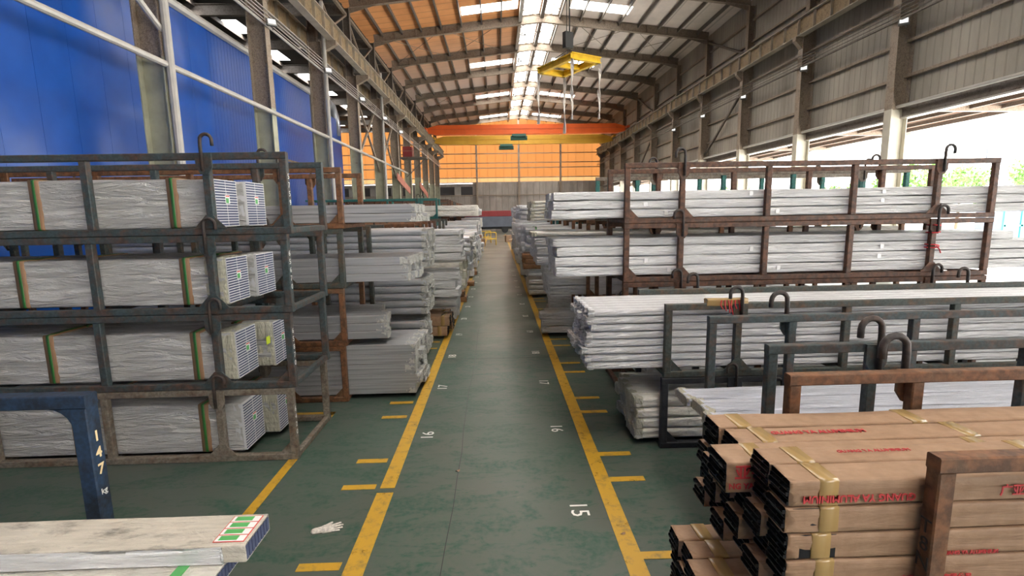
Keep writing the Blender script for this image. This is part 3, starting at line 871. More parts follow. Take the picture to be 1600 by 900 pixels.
def white_pack(sg, L, W, H, v, mat='film_white'):
    def f():
        t = thing('white_wrapped_pack', '', 'wrapped pack')
        ob('film_wrap', cached(('w', sg, L, W, H, v, mat), lambda: body(sg, L, W, H, v, .012, .018, 60, 5, None, False, 0, .03).mesh('film_wrap', mat, True)), t)
        for q, x in enumerate((.9+.3*v, 2.6+.2*v, 4.4)):
            if q != v % 3 and x < L-.2: MB().cbox(*X(sg, x, x+.05), -W/2-.0035, -W/2+.002, H*.3, H*.75, None, .001).obj('tape_label', 'label_white', t)
        return t
    return proto(('W', sg, L, W, H, v, mat), f)
def plain_pack(sg, L, W, H, v, mat, name, part, amp=.006, r=.015, nx=18, m=3, groove=None, crumple=.015, end=None, em=None, el=.12):
    def f():
        t = thing(name, '', 'wrapped pack')
        ob(part, cached((name, sg, L, W, H, v, mat), lambda: body(sg, L, W, H, v, amp, r, nx, m, groove, False, 0, crumple).mesh(part, mat, amp > 0)), t)
        if end:
            e = el*(1+.3*math.sin(v*3))
            ob('end_wrap', cached((name+'e', sg, e, W, H, v, em), lambda: body(sg, e, W+.003, H+.0015, v+9, .010, .012, 8, 4, None, False, -.012, .025).mesh('end_wrap', em)), t)
        return t
    return proto((name, sg, L, W, H, v, mat), f)
def grey_pack(sg, L, W, H, v): return plain_pack(sg, L, W, H, v, 'alu', 'grey_profile_pack', 'profiles', 0, .008, 2, 2, (.36, .68), 0, True, 'paper_white', .13)
def rod_pack(sg, L, W, H, v): return plain_pack(sg, L, W, H, v, 'alu_bright', 'bright_rod_pack', 'rods', 0, .045, 2, 1, None, 0, True, 'paper_white', .09)
def silver_pack(sg, L, W, H, v): return plain_pack(sg, L, W, H, v, 'silver', 'silver_bar_pack', 'bars', .0035, .030, 40, 2, None, .012, True, 'film_grey', .05)
def cream_pack(sg, L, W, H, v, mat='cream'): return plain_pack(sg, L, W, H, v, mat, 'cream_wrapped_pack', 'film_wrap', .006, .03, 30, 3, None, .02, True, 'film_yellow', .07)
def greyfilm_pack(sg, L, W, H, v): return plain_pack(sg, L, W, H, v, 'film_grey', 'grey_film_pack', 'film_wrap', .007, .02, 22, 3, None, .025)
def tube_pack(sg, L, W, H, v):
    def f():
        t = thing('rolled_tube_pack', '', 'wrapped pack')
        ob('tube_wrap', cached(('t', sg, L, W, H, v), lambda: body(sg, L, W, H, v, .003, .2, 14, 2).mesh('tube_wrap', 'film_grey', True)), t)
        ob('green_strap', cached(('ts', sg, L, W, H, v), lambda: body(sg, .26, W+.004, H+.002, v, 0, .2, 1, 2, None, False, .22).mesh('green_strap', 'strap_green', True)), t)
        return t
    return proto(('T', sg, L, W, H, v), f)
def kraft_pack(sg, L, W, H, v, far=False, mat='kraft'):
    def f():
        t = thing('kraft_wrapped_pack', '', 'wrapped pack')
        ob('paper_wrap', cached(('k', sg, L, W, H, v, mat), lambda: body(sg, L, W, H, v, .005, .012, 16 if far else 40, 4, None, True, 0, .006).mesh('paper_wrap', mat, True)), t)
        def ends():
            mb = MB(); n = 5
            mb.box(*X(sg, .03, .2), -W*.47, W*.47, H*.05, H*.95)
            for q in range(n):
                z = H*.06+q*H*.88/n; o = -.012+.006*((q*7+v) % 3)
                mb.box(*X(sg, o, .06), -W*.47, W*.47, z, z+.0035)
                mb.box(*X(sg, o, .06), -W*.47, -W*.47+.004, z, z+H*.15); mb.box(*X(sg, o, .06), W*.47-.004, W*.47, z, z+H*.15)
                mb.box(*X(sg, o+.002, .06), -W*.12+.01*(q % 2), -W*.12+.006+.01*(q % 2), z, z+H*.1)
            return mb.mesh('profile_ends', 'black_alu')
        ob('profile_ends', cached(('ke', sg, W, H, v), ends), t)
        if not far:
            for x in (.10+.02*v, 1.05+.1*v, 2.2): ob('tape_band', cached(('kt', sg, W, H, v, x), lambda: body(sg, x+.075, W+.004, H+.003, v, .001, .012, 2, 2, None, False, x).mesh('tape_band', 'tape', True)), t)
        return t
    return proto(('K', sg, L, W, H, v, far, mat), f)

ORD = ['bottom', 'second', 'third', 'fourth', 'fifth', 'sixth', 'seventh', 'eighth', 'ninth']
COL = ['front', 'second', 'third', 'fourth', 'fifth', 'sixth', 'seventh']
TI = ['lowest', 'second', 'third', 'top']
def lotY(k): return 4.94+1.61*(k-16)
def put(o, x, y, z, label, cat, group, rz=0):
    o.location = (x, y, z); o.rotation_euler[2] = rz
    o['label'] = label; o['category'] = cat; o['group'] = group
def stack(fn, sg, k, tier, xe, cols, layers, W, H, L, where, adj, jit=.03, y0=.085, z0=None, skew=0, group=None, pull=None, skip=None, gap=1.0):
    """columns run away from the camera, layers go up"""
    z = tier*.78+.07 if z0 is None else z0
    for j in range(layers):
        for i in range(cols):
            if skip and skip(i, j): continue
            v = (i*3+j*5+k) % 3
            x = xe+sg*(rnd.uniform(-jit, jit)+skew*i)
            if pull: x += sg*pull(i, j)
            o = fn(sg, L, W, H, v)
            lab = '%s, %s layer %s column, %s' % (adj, ORD[j] if j < layers-1 or layers == 1 else 'uppermost', COL[i], where)
            put(o, x, lotY(k)+y0+W/2+i*(W+.005), z+j*(H+.003)*gap, lab, 'wrapped pack', group or (adj+'s, '+where))
    return z+layers*H

# ---- right bay 14: kraft packs, near brown racks
Y = lotY
rack('rack_brown', 'brown rusted rack at the right edge, lowest tier under the kraft packs', 1.66, 1, 1.72, 0)
rk = rack('rack_brown', 'brown rusted rack at the right edge that holds the top kraft packs', 1.66, 1, 1.72, 1, True, 1.5)
lettering('T\n8\nN', .085, 'black_paint', (-.0025, .033, .40), (R(90), R(180)-R(180), R(-90)), rk, 'black_marking', line=.9)
def kpull(i, j):
    return [(.06, .0, .02, -.02, .03, .0), (.03, .04, -.02, .02, .0, .05), (.02, -.02, .03, .0, -.03, .0), (.0, .03, -.01, .02, .02, -.04), (.0, .02, .05, -.08, .03, .04)][j][i]
stack(kraft_pack, 1, 14, 1, 1.12, 6, 5, .142, .113, 3.6, 'near right brown rack', 'kraft paper pack', .012, .075, .862, 0, 'kraft packs on the near right rack', kpull, lambda i, j: i >= 2 and j >= 3)
stack(kraft_pack, 1, 14, 0, .94, 6, 5, .142, .113, 3.6, 'low right rack tier', 'low kraft paper pack', .02, .085, .09, .012, 'kraft packs under the near right rack')
def on_pack(cols, j, i): pass
KP = {}
for o in C.objects:
    if o.get('group') == 'kraft packs on the near right rack':
        i = round((o.location.y-1.72-.075-.071)/.146); j = round((o.location.z-.862)/.115); KP[(i, j)] = o
def ktext(i, j, s, size, x, face, flip=False, bold=0.0, dy=0):
    o = KP[(i, j)]
    if face == 'front': lettering(s, size, 'red_ink', (x, -.0765, .056+dy), (R(90), R(180) if flip else 0, 0), o, 'red_print', bold=bold, ext=.0015)
    else: lettering(s, size, 'red_ink', (x, 0+dy, .1185), (0, 0, R(180) if flip else 0), o, 'red_print', bold=bold, ext=.0015)
ktext(0, 4, 'GUANG YA ALUMINIUM', .042, .28, 'front', True, .001, -.02)
ktext(0, 4, '广亚铝业', .05, .95, 'front', False, .001, -.01)
ktext(0, 4, 'ALUMINIUM  INDUSTRIES', .032, 1.25, 'front', True, .0005, -.025)
ktext(0, 4, 'GUANG YA ALUMINIUM', .03, .9, 'top', True, 0, .01)
ktext(0, 3, 'GUANG YA', .022, 1.5, 'front', False, .0005, -.042)
ktext(0, 2, 'GUANG YA ALUMINIUM', .022, .75, 'front', False, .0005, -.042)
ktext(0, 1, '广东亚铝铝业有限公司', .03, .62, 'front', False, .0005, -.035)
ktext(0, 1, 'GUANG YA ALUMINIUM', .026, 1.35, 'front', True, .0005, -.03)
ktext(0, 0, '亚铝', .05, .3, 'front', False, .001, .02)
ktext(1, 4, 'GUANG YA ALUMINIUM', .03, .5, 'top', False, 0, .0)
# the big pack lying across the top with large print
big = kraft_pack(1, 3.6, .19, .15, 2)
put(big, 1.02, 2.186, 1.214, 'large kraft pack with big red print on the near right rack', 'wrapped pack', 'kraft packs on the near right rack')
lettering('亚铝加', .075, 'red_ink', (.035, -.0995, .098), (R(90), 0, 0), big, 'red_print', bold=.0015, ext=.0015, align='LEFT')
lettering('NG YA ALUMINIUM', .038, 'red_ink', (.01, -.0995, .035), (R(90), 0, 0), big, 'red_print', bold=.001, ext=.0015, align='LEFT')
lettering('亚 铝 业', .08, 'red_ink', (1.15, -.03, .1535), (0, 0, 0), big, 'red_print', bold=.0015, ext=.0015)
lettering('GUANG YA ALUMINIUM', .035, 'red_ink', (1.15, -.08, .1535), (0, 0, 0), big, 'red_print', bold=.0008, ext=.0015)
big2 = kraft_pack(1, 3.6, .17, .15, 1)
put(big2, 1.17, 2.372, 1.214, 'kraft pack right behind the large printed one on the near right rack', 'wrapped pack', 'kraft packs on the near right rack')
lettering('GUANG YA ALUMINIUM', .045, 'red_ink', (.45, 0, .1535), (0, 0, 0), big2, 'red_print', bold=.001, ext=.0015)
big3 = kraft_pack(1, 3.6, .17, .15, 0)
put(big3, 1.15, 2.55, 1.214, 'plain kraft pack farthest back on top of the near right rack', 'wrapped pack', 'kraft packs on the near right rack')

# ---- right bay 15: bluish packs, dark racks
rack('rack_blue', 'dark blue-grey rack behind the kraft packs, lowest tier', 1.88, 1, Y(15), 0)
rack('rack_blue', 'dark blue-grey rack with a big curved hook, behind the kraft packs', 1.88, 1, Y(15), 1, True, 1.5)
stack(lambda *a: cream_pack(*a, mat='bluish'), 1, 15, 1, 1.6, 3, 1, .26, .085, 5.2, 'under the dark blue-grey rack rails', 'bluish white wrapped pack', .04, .1, .855, .0, 'bluish white packs')
stack(white_pack, 1, 15, 0, 2.3, 3, 3, .28, .2, 5.2, 'lowest tier of the dark blue-grey rack', 'white wrapped pack', .03)
# ---- right bay 16: cream packs below, silver bars above
rack('rack_black', 'black rack standing on the floor with cream packs in it', 1.68, 1, Y(16), 0)
rack('rack_green', 'dark green rusty rack around the silver bars, orange tape on its rail', 1.70, 1, Y(16), 1, True, 1.25)
stack(cream_pack, 1, 16, 0, 1.44, 5, 4, .172, .115, 5.8, 'black floor rack on the right', 'cream wrapped pack', .035, .09, None, .006)
stack(silver_pack, 1, 16, 1, .93, 6, 8, .142, .078, 6.6, 'dark green rack on the right', 'silver bar pack', .04, .09, .855, 0, 'silver bar packs', lambda i, j: [.03, -.03, -.05, 0, .0, .02, .0, .03][j] - .01*(i % 3))
# ---- right bay 17: rusty four-tier rack with white packs
for q in range(4):
    rack('rack_rust', 'long rusty rack on the right with white packs, %s tier' % TI[q], 1.67, 1, Y(17), q, True, 1.2)
stack(white_pack, 1, 17, 0, 2.1, 3, 4, .29, .13, 5.6, 'lowest tier of the long rusty right rack', 'white wrapped pack', .03)
stack(white_pack, 1, 17, 2, .78, 3, 3, .29, .13, 6.8, 'third tier of the long rusty right rack', 'white wrapped pack', .02, .085, 1.64)
stack(lambda *a: greyfilm_pack(*a), 1, 17, 2, .72, 2, 1, .42, .11, 6.3, 'on the white packs of the third rusty tier', 'grey film pack', .02, .085, 2.04)
stack(white_pack, 1, 17, 3, .74, 3, 3, .29, .115, 7.2, 'top tier of the long rusty right rack', 'white wrapped pack', .03, .085, 2.41)
# ---- right bay 18
for q in range(4):
    rack('rack_grey|rack_teal' if q == 3 else 'rack_brown', ('teal posted' if q == 3 else 'brown')+' rack just behind the long rusty one, %s tier' % TI[q], 1.8, 1, Y(18), q)
W18 = 'third right row'
stack(greyfilm_pack, 1, 18, 0, 1.7, 3, 2, .29, .2, 5.2, 'lowest tier of the '+W18, 'grey film pack', .05)
stack(greyfilm_pack, 1, 18, 2, .63, 3, 3, .29, .15, 6.2, 'third tier of the '+W18, 'grey film pack', .03)
stack(cream_pack, 1, 18, 2, .60, 2, 1, .4, .07, 6.2, 'on the grey packs of the '+W18, 'cream flat pack', .02, .08, 2.11)
stack(white_pack, 1, 18, 3, .85, 3, 2, .29, .13, 6.2, 'top tier of the '+W18, 'white wrapped pack', .03)

# ---- left bay 14: navy rack and dirty panels
def curved_rack(z, label, HH):
    t = thing('stacking_rack', label, 'steel rack', (-2.28, 1.72, z), 0, 'stacking racks')
    mb = MB()
    for y in (0, RD-.09): mb.cbox(-RL, 0, y, y+.09, 0, .07)
    for x in (-.05, -1.9, -4.2): mb.cbox(x-.04, x+.04, .09, RD-.09, .002, .06)
    mb.obj('base_frame', 'rack_navy', t)
    for y in (0, RD-.09):
        MB().cbox(-RL, 0, y, y+.09, HH-.075, HH).obj('top_rail', 'rack_navy', t)
        for x in (0, -1.9, -4.2): MB().cbox(x-.09, x, y, y+.09, .07, HH-.075).obj('post', 'rack_navy', t)
        pts = [(-.09, HH-.075), (-.22, HH-.075)]+[(-.22+.13*math.sin(R(a)), HH-.205+.13*math.cos(R(a))) for a in (0, 18, 36, 54, 72, 90)]
        MB().prism(pts, 1, y+.01, y+.08).obj('curved_corner', 'rack_navy', t)
    lettering('1\n4\n7', .085, 'gold_paint', (.0015, RD-.045, 1.20), (R(90), 0, R(90)), t, 'painted_number', line=1.15, bold=.002); lettering('kg', .05, 'white_paint', (.0015, RD-.045, .97), (R(90), 0, R(90)), t, 'painted_number')
    return t
curved_rack(0, 'navy blue rack with curved corner and 147 kg painted on its post', 1.55)
def panel_pack(name, label, x, y, z, L, W, H, top, green):
    t = thing(name, label, 'wrapped pack', (x, y, z), 0, 'dirty cream panel packs')
    body(-1, L, W, H, 3, .004, .008, 30, 4).obj('film_wrap', top, t, True)
    n = int(W/.028); mb = MB()
    for q in range(n): mb.box(0.001, .006, -W/2+.008+q*(W-.016)/n, -W/2+.008+(q+.72)*(W-.016)/n, H*.12, H*.86, 'slot_blue')
    mb.obj('end_openings', None, t)
    if green:
        for q in range(4):
            y0 = -W/2+.03+q*(W-.05)/4; d = (W-.08)/4
            lb = MB().box(-.155, -.012, y0-.004, y0+d+.004, H+.0005, H+.003, 'label_red').box(-.150, -.017, y0, y0+d, H+.003, H+.004, 'label_white').obj('paper_label', None, t)
            MB().box(-.135, -.05, y0+.006, y0+d-.004, H+.004, H+.005).obj('green_print', 'green_tape', lb)
    else:
        MB().box(-.2, -.15, -W/2-.004, W/2, H+.0, H+.004, 'green_tape').box(-.2, -.15, -W/2-.005, -W/2-.001, 0, H+.004, 'green_tape').obj('green_label', None, t)
    return t
pk = panel_pack('panel_pack', 'dirty cream panel pack with four green labels, uppermost at lower left', -1.19, 2.245, .93, 4.2, .25, .088, 'panel_dirty', True)
body(-1, 4.1, .004, .084, 2, .002, .001, 30, 3, None, False, .10).obj('white_side_film', 'film_white', pk, True, (0, -.131, .002))
panel_pack('panel_pack', 'cream panel pack with bright green tape, under the four-label one', -1.29, 2.15, .85, 4.2, .40, .076, 'cream', False)
panel_pack('panel_pack', 'thick cream panel pack inside the navy rack, lowest of its pile', -1.9, 2.15, .07, 4.2, .5, .38, 'cream', False)
panel_pack('panel_pack', 'thick cream panel pack inside the navy rack, second of its pile', -1.7, 2.15, .455, 4.2, .5, .39, 'cream', False)

# ---- left bay 16: the big four-tier rack
bigl = ['rack_grey', 'rack_blue', 'rack_blue', 'rack_blue']
marks = ['6420', '65870', '65670', '5759']
xo = [-2.12, -2.08, -2.05, -2.0]
for q in range(4):
    rk = rack(bigl[q], 'worn blue rack at the front left, %s tier of four' % TI[q] if q else 'grey brown rack at the front left, standing on the floor', xo[q], -1, Y(16), q, True, 1.1)
    lettering('\n'.join(marks[q]), .075, 'white_paint', (.0015, .033, .42), (R(90), 0, R(90)), rk, 'painted_number', line=1.1, ext=.0005)
def slat_pack(L, W, H, v, film_=True):
    def f():
        t = thing('film_wrapped_slat_pack', '', 'wrapped pack')
        body(-1, L, W, H, v, .008, .02, 60, 9, None, False, 0.03, .012).obj('film_wrap', 'film_clear', t, True)
        if v != 0: body(-1, .22, W+.006, H+.004, v+4, .008, .02, 8, 7, None, True, .012, .03).obj('yellowed_film_end', 'film_yellow', t, True)
        mb = MB(); n = 17
        mb.box(-.10, -.006, -W/2+.012, W/2-.012, .012, H-.012, 'slot_blue')
        for q in range(n+1):
            z = .012+(H-.027)*q/n; mb.box(-.10, .0, -W/2+.008, W/2-.008, z, z+.008, 'plate_white')
        for q in range(3):
            y = -W/2+.008+(W-.02)*q/2; mb.box(-.10, -.004, y, y+.004, .012, H-.012, 'plate_white')
        mb.obj('profile_ends', None, t)
        lb = MB().box(.0005, .003, -.035, .045, H*.5, H*.5+.085, 'label_white').obj('paper_label', None, t)
        MB().box(.003, .004, -.03, .025, H*.5+.005, H*.5+.055).obj('green_print', 'green_tape', lb)
        MB().box(.003, .004, -.03, .04, H*.5+.068, H*.5+.08).obj('red_print', 'label_red', lb)
        for x in (.36, 1.66+.15*v):
            s_ = body(-1, x+.095, W+.012, H+.008, v, .002, .02, 2, 3, None, False, x).obj('card_strap', 'strap', t, True)
            body(-1, x+.062, W+.018, H+.012, v, .001, .02, 2, 3, None, False, x+.034).obj('green_band', 'strap_green', s_, True)
        return t
    return proto(('S', L, W, H, v), f)
zl = [.07, .855, 1.64, 2.405]; hl = [.52, .50, .47, .48]
xf = [-2.68, -2.68, -2.70, -2.74]; xr = [-2.52, -2.50, -2.62, -2.66]
for q in range(4):
    for c_ in (0, 1):
        v = (q+c_) % 3 if q < 3 else 0
        o = slat_pack(4.4, .43, hl[q], v)
        lb = 'film wrapped pack with brown green straps, %s one in the %s tier at front left' % ('nearer' if c_ == 0 else 'rear', TI[q])
        put(o, (xf if c_ == 0 else xr)[q], Y(16)+.300+c_*.453, zl[q], lb, 'wrapped pack', 'strapped packs on the front left rack')
tag(MB().box(0, .003, 0, .1, 0, .085).obj('lime_sticker', 'lime', None, False, (-2.55, 5.39, 1.12)), 'bright lime sticker on the rear pack of the second left tier', 'sticker')

# ---- left bay 17
for q in range(4):
    rack(['rack_brown', 'rack_brown', 'rack_green', 'rack_brown'][q], 'rusty brown rack right behind the front left one, %s tier' % TI[q], -2.07+.03*q, -1, Y(17), q)
P17 = 'of the rusty rack behind'
stack(grey_pack, -1, 17, 0, -1.13, 4, 5, .218, .136, 5.2, 'lowest tier '+P17, 'grey profile pack', .05, .085, None, 0, 'grey profile packs at the left aisle edge')
stack(grey_pack, -1, 17, 1, -1.5, 6, 3, .144, .105, 5.2, 'second tier '+P17, 'grey profile pack', .03, .085, .85, .05, 'grey profile packs on the second left tier')
stack(grey_pack, -1, 17, 2, -1.2, 5, 3, .172, .105, 5.2, 'third tier '+P17, 'grey profile pack', .05, .085, 1.63, -.02, 'grey profile packs on the third left tier')
stack(grey_pack, -1, 17, 3, -1.1, 4, 2, .216, .115, 5.2, 'top tier '+P17, 'grey profile pack', .08, .085, 2.41, -.03, 'grey profile packs on the top left tier')
# ---- left bay 18
for q in range(3):
    rack('rack_green' if q else 'rack_black', 'dark green rack third in the left row, %s tier' % TI[q] if q else 'black rack third in the left row, on the floor', -2.05, -1, Y(18), q)
stack(rod_pack, -1, 18, 0, -1.28, 5, 5, .172, .13, 5.2, 'lowest tier of the third left rack', 'bright rod pack', .05)
stack(rod_pack, -1, 18, 1, -1.2, 5, 5, .172, .118, 5.2, 'second tier of the third left rack', 'bright rod pack', .03)
stack(rod_pack, -1, 18, 2, -1.16, 5, 6, .172, .104, 5.2, 'third tier of the third left rack', 'bright rod pack', .03, .085, 1.635)
# ---- left bay 19
for q in range(3):
    rack('rack_brown', 'narrow brown rack fourth in the left row, %s tier' % TI[q], -1.6, -1, Y(19), q, False)
stack(kraft_pack, -1, 19, 0, -1.02, 3, 2, .28, .2, 4.6, 'lowest tier of the fourth left rack', 'orange brown pack', .05)
stack(greyfilm_pack, -1, 19, 1, -.82, 3, 3, .28, .17, 4.6, 'second tier of the fourth left rack', 'grey film pack', .05)
stack(white_pack, -1, 19, 2, -.72, 2, 5, .42, .11, 4.6, 'third tier of the fourth left rack', 'white rod pack', .02, .08, 1.64)
# ---- right bays 19, 20
for q in range(3): rack('rack_brown', 'brown rack fourth in the right row, %s tier' % TI[q], 1.75, 1, Y(19), q, False)
stack(white_pack, 1, 19, 0, .84, 2, 3, .29, .14, 5, 'lowest tier of the fourth right rack', 'white wrapped pack', .04, .085, .07, .1)
stack(white_pack, 1, 19, 1, 1.0, 3, 2, .29, .19, 5, 'second tier of the fourth right rack', 'white wrapped pack', .03)
stack(greyfilm_pack, 1, 19, 2, .72, 3, 3, .29, .17, 5, 'third tier of the fourth right rack', 'grey film pack', .04)
stack(cream_pack, 1, 19, 3, .67, 2, 6, .42, .062, 5, 'top tier of the fourth right rack', 'cream flat pack', .02, .09, 2.34)
for q in range(3): rack('rack_green' if q % 2 else 'rack_brown', 'dark rack fifth in the right row, %s tier' % TI[q], 1.7, 1, Y(20), q, False)
stack(greyfilm_pack, 1, 20, 0, 1.2, 3, 3, .29, .17, 5, 'lowest tier of the fifth right rack', 'grey film pack', .04)
stack(greyfilm_pack, 1, 20, 1, 1.1, 3, 3, .29, .19, 5, 'second tier of the fifth right rack', 'grey film pack', .04)
stack(tube_pack, 1, 20, 2, .66, 3, 3, .29, .18, 5, 'third tier of the fifth right rack', 'rolled tube pack', .03)
stack(tube_pack, 1, 20, 3, .55, 3, 3, .28, .10, 5, 'top tier of the fifth right rack', 'rolled tube pack', .02, .09, 2.34)
# ---- everything further down the aisle
NUM = {20: 'fifth', 21: 'sixth', 22: 'seventh', 23: 'eighth', 24: 'ninth', 25: 'tenth', 26: 'eleventh', 27: 'twelfth', 28: 'thirteenth', 29: 'fourteenth', 30: 'fifteenth', 31: 'sixteenth', 32: 'seventeenth', 33: 'eighteenth', 34: 'nineteenth'}
ST = {'white': (white_pack, 'white wrapped pack'), 'grey': (greyfilm_pack, 'grey film pack'), 'cream': (cream_pack, 'cream wrapped pack'),
      'rod': (rod_pack, 'bright rod pack'), 'kraft': (lambda a, b, c, d, e: kraft_pack(a, b, c, d, e, True, 'kraft_orange'), 'orange brown kraft pack'), 'tube': (tube_pack, 'rolled tube pack')}
for k in range(20, 35):
    for sg in (-1, 1):
        if k == 20 and sg > 0: continue
        y = Y(k); side = 'left' if sg < 0 else 'right'
        tiers = (3 if k < 25 else 4) if sg < 0 else 4
        rm_ = rnd.choice(['rack_brown', 'rack_green', 'rack_rust'])
        if k == 25 and sg < 0: rm_ = 'rack_teal'
        if k == 22 and sg > 0: rm_ = 'rack_teal'
        row = '%s %s row' % (NUM[k], side)
        base = max(.50, .036*y+.02)
        if sg > 0: base = max(.52, .030*y+.04)
        base = min(base, .98)
        for q in range(tiers):
            if not (sg > 0 and q == 3): rack(rm_, '%s rack in the %s, %s tier' % ({'rack_brown': 'brown', 'rack_green': 'dark green', 'rack_rust': 'rusty', 'rack_teal': 'teal green'}[rm_], row, TI[q]), sg*(base+(1.2 if k != 25 else 1.55)), sg, y, q, False if k < 22 or k == 25 else 'tiny')
            s = rnd.choice(['white', 'grey', 'grey', 'cream', 'rod', 'tube', 'kraft'] if q < 2 else ['white', 'white', 'grey', 'cream', 'rod'])
            fn, adj = ST[s]
            lay = 3 if k < 25 else 2; cols = 2 if k < 24 else 1
            if k >= 21:
                nm, mt, am = {'white': ('white_wrapped_pack', 'film_white', .006), 'grey': ('grey_film_pack', 'film_grey', .006), 'cream': ('cream_wrapped_pack', 'cream', .006), 'rod': ('bright_rod_pack', 'alu_bright', 0), 'tube': ('rolled_tube_pack', 'film_grey', .003), 'kraft': ('kraft_wrapped_pack', 'kraft_orange', .003)}[s]
                fn = (lambda nm, mt, am, s: lambda a, b, c, d, e: ob(nm, cached(('far', nm, a, b, c, d, e % 2), lambda: body(a, b, c, d, e % 2, am, .2 if s == 'tube' else .03, 8, 2, None, False, 0, .015 if am else 0).mesh(nm, mt, am > 0))))(nm, mt, am, s)
            tot = rnd.uniform(.42, .6) if q < tiers-1 else rnd.uniform(.3, .45)
            H_ = round(tot/lay/.03)*.03
            stack(fn, sg, k, q, sg*(base+rnd.uniform(-.06, .12)+(.5 if sg > 0 and k == 21 and q < 2 else 0)+max(0, (.98, .78, .6, .45)[q]-base)), cols, lay, .42 if cols == 2 else .85, H_, 4.6, '%s tier, %s' % (TI[q], row), adj, .05, .09, 2.34 if q == 3 and sg > 0 else None)
# kraft ends that stick out at the far left
for n, (x, y, z) in enumerate(((-.92, 14.02, .0), (-.98, 14.02, .155), (-.85, 17.24, .0), (-.88, 20.46, .0))):
    o = kraft_pack(-1, 1.2, .42, .15, 1, True, 'kraft_orange')
    put(o, x, y+.3, z, 'short orange kraft pack sticking out of the left racks, %s from the camera' % ORD[n].replace('bottom', 'first'), 'wrapped pack', 'orange kraft packs far down the aisle')

# ---- ribbons and tape
t = thing('red_ribbon', 'red ribbon tied round a post of the long rusty rack', 'ribbon', (5.85, 6.55, 2.05))
for z, a in ((.20, .1), (.10, -.15), (-.06, .25), (-.1, -.2)):
    MB().tube([(-.05, -.02, z), (-.04, -.045, z+.01*a), (0.04, -.045, z-.05*a), (.055, 0, z-.03*a), (.05, .07, z), (-.05, .075, z), (-.055, .02, z)], .009, 6).obj('ribbon_loop', 'red_ribbon', t, True)
MB().tube([(0, -.05, -.08), (.03, -.07, -.12), (.06, -.06, -.17)], .008, 6).obj('ribbon_end', 'red_ribbon', t, True)
t = thing('tape_patch', 'orange packing tape with red tatters wrapped round the dark green rack rail', 'tape', (2.12, 4.975, 1.52))
body(1, .42, .09, .085, 2, .006, .02, 8, 3, None, False, 0).obj('tape_wrap', 'tape', t, True)
for q in range(7):
    x = .14+.035*q; MB().tube([(x, -.05, .07), (x+.01*(q % 3-1), -.055, .02), (x+.015, -.06, -.02-.02*(q % 4))], .006, 5).obj('red_tatter', 'red_ribbon', t)

# ------------------------------------------------------------------ far end of the aisle
t = thing('flatbed_lorry', 'parked lorry with dull red top band and blue grey side at the aisle end', 'lorry', (-1.2, 66, 0))
MB().cbox(-3.0, 3.2, -1, 1.2, .75, 2.15, None, .05).obj('cargo_body', 'truck_blue', t)
MB().cbox(-3.02, 3.22, -1.03, 1.22, 2.12, 2.85, None, .05).obj('upper_band', 'truck_red', t)
for x in (-2.2, 2.2):
    for y in (-.8, 1.0): MB().tube([(x, y-.12, .45), (x, y+.12, .45)], .45, 16).obj('wheel', 'cable', t)
MB().box(-2.9, 3.1, -.7, .9, .5, .78).obj('chassis', 'dark', t)
for n, (x, y) in enumerate(((-.55, 40), (-1.0, 43))):
    t = thing('hand_barrier', ['yellow hand barrier standing far down the aisle', 'second yellow barrier behind, far down the aisle'][n], 'barrier', (x, y, 0), R(30))
    MB().tube([(-.5, 0, 0), (-.5, 0, .95), (-.45, 0, 1.0), (.45, 0, 1.0), (.5, 0, .95), (.5, 0, 0)], .04, 8).obj('hoop', 'frame_yellow', t, True)
    MB().bar((-.5, 0, .5), (.5, 0, .5), .05, .1).obj('cross_board', 'frame_yellow', t)
for n, (x, y) in enumerate(((-1.35, 38.5), (1.1, 44.0), (1.5, 37.5))):
    t = thing('cardboard_box', ['brown cardboard box far down the aisle on the left', 'brown cardboard box far down the aisle on the right', 'nearer brown cardboard box beside the far right racks'][n], 'box', (x, y, 0), R(10*n))
    MB().cbox(-.4, .4, -.3, .3, 0, .6, None, .01).obj('box_body', 'kraft', t)
    for s in (-1, 1): MB().bar((s*.4, 0, .6), (s*.62, 0, .52), .58, .01).obj('flap', 'kraft', t)

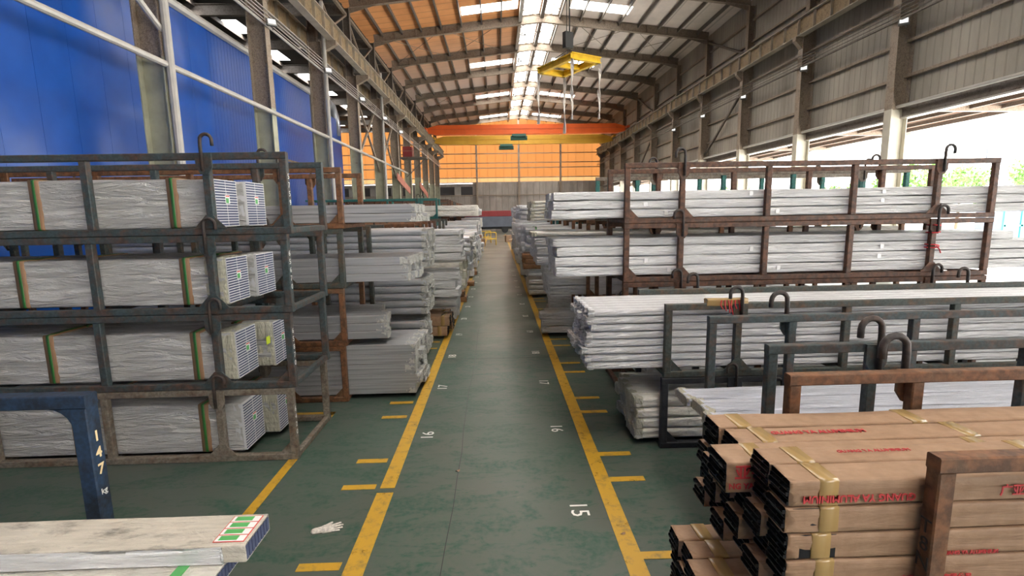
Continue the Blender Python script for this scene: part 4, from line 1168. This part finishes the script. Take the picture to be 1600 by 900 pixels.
# ------------------------------------------------------------------ outside on the right
def tree(n, x, y, h, r, label):
    t = thing('tree', label, 'tree', (x, y, 0), 0, 'trees outside the right opening')
    MB().tube([(0, 0, 0), (.1, 0, h*.4), (0, .1, h*.8)], [.16, .12, .05], 8).obj('trunk', 'bark', t, True)
    q = random.Random(n); mb = MB(); vs = []; fs = []
    cl = [(q.uniform(-r, r)*.8, q.uniform(-r, r)*.8, h*.7+q.uniform(-r, r)*.6, q.uniform(.4, .8)*r*.6) for _ in range(14)]
    for (cx, cy, cz2, cr) in cl:
        for _ in range(150):
            d = Vector((q.gauss(0, 1), q.gauss(0, 1), q.gauss(0, 1))).normalized()*cr*q.uniform(.6, 1.05)
            p = Vector((cx, cy, cz2))+d; a = Vector((q.gauss(0, 1), q.gauss(0, 1), q.gauss(0, 1))).normalized()*.16
            b = a.cross(d).normalized()*.09; o = len(vs)
            vs += [p-a, p+b, p+a, p-b]; fs.append((o, o+1, o+2, o+3))
    mb.add(vs, fs).obj('foliage', 'leaf', t)
    return t
tl = [(31, 38, 5.8, 1.7), (38, 43.5, 6.9, 2.3), (27.5, 41, 5.2, 1.5), (44, 47, 6.8, 2.2), (22, 46, 5.2, 1.6), (44, 39, 7.4, 2.2)]
tn = ['leafy tree outside behind the top right rack corner', 'tallest leafy tree outside the right opening', 'small leafy tree outside left of the tallest one', 'leafy tree outside right of the tallest one', 'low leafy tree outside seen between the far racks', 'leafy tree outside at the right picture edge']
for n, (x, y, h, r) in enumerate(tl): tree(n, x, y, h-.6, r, tn[n])
t = thing('glazed_kiosk', 'teal framed glazed kiosk outside on the right', 'kiosk', (36.5, 34, 0))
MB().box(-1.2, 1.2, 0, 2.2, 0, 3.2).obj('glazing', 'truck_blue', t)
mb = MB()
for x in (-1.25, 0, 1.25): mb.box(x-.08, x+.08, -.08, .05, 0, 3.3)
for z in (0, 1.0, 3.25): mb.box(-1.3, 1.3, -.08, .05, z, z+.12)
mb.obj('teal_frame', 'window_teal', t)
MB().box(-1.5, 1.5, -.3, 2.4, 3.3, 3.5).obj('flat_roof', 'label_white', t)
t = thing('signpost', 'blue sign on a pole outside, by the top right rack corner', 'sign', (26.5, 26.5, 0))
MB().tube([(0, 0, 0), (0, 0, 5.4)], .05, 8).obj('pole', 'pipe', t)
MB().cbox(-.45, .45, -.05, .03, 4.7, 5.5, None, .02).obj('sign_board', 'truck_blue', t)
# tidy: the two prototype markers are not needed
for o in C.objects:
    if '_used' in o: del o['_used']
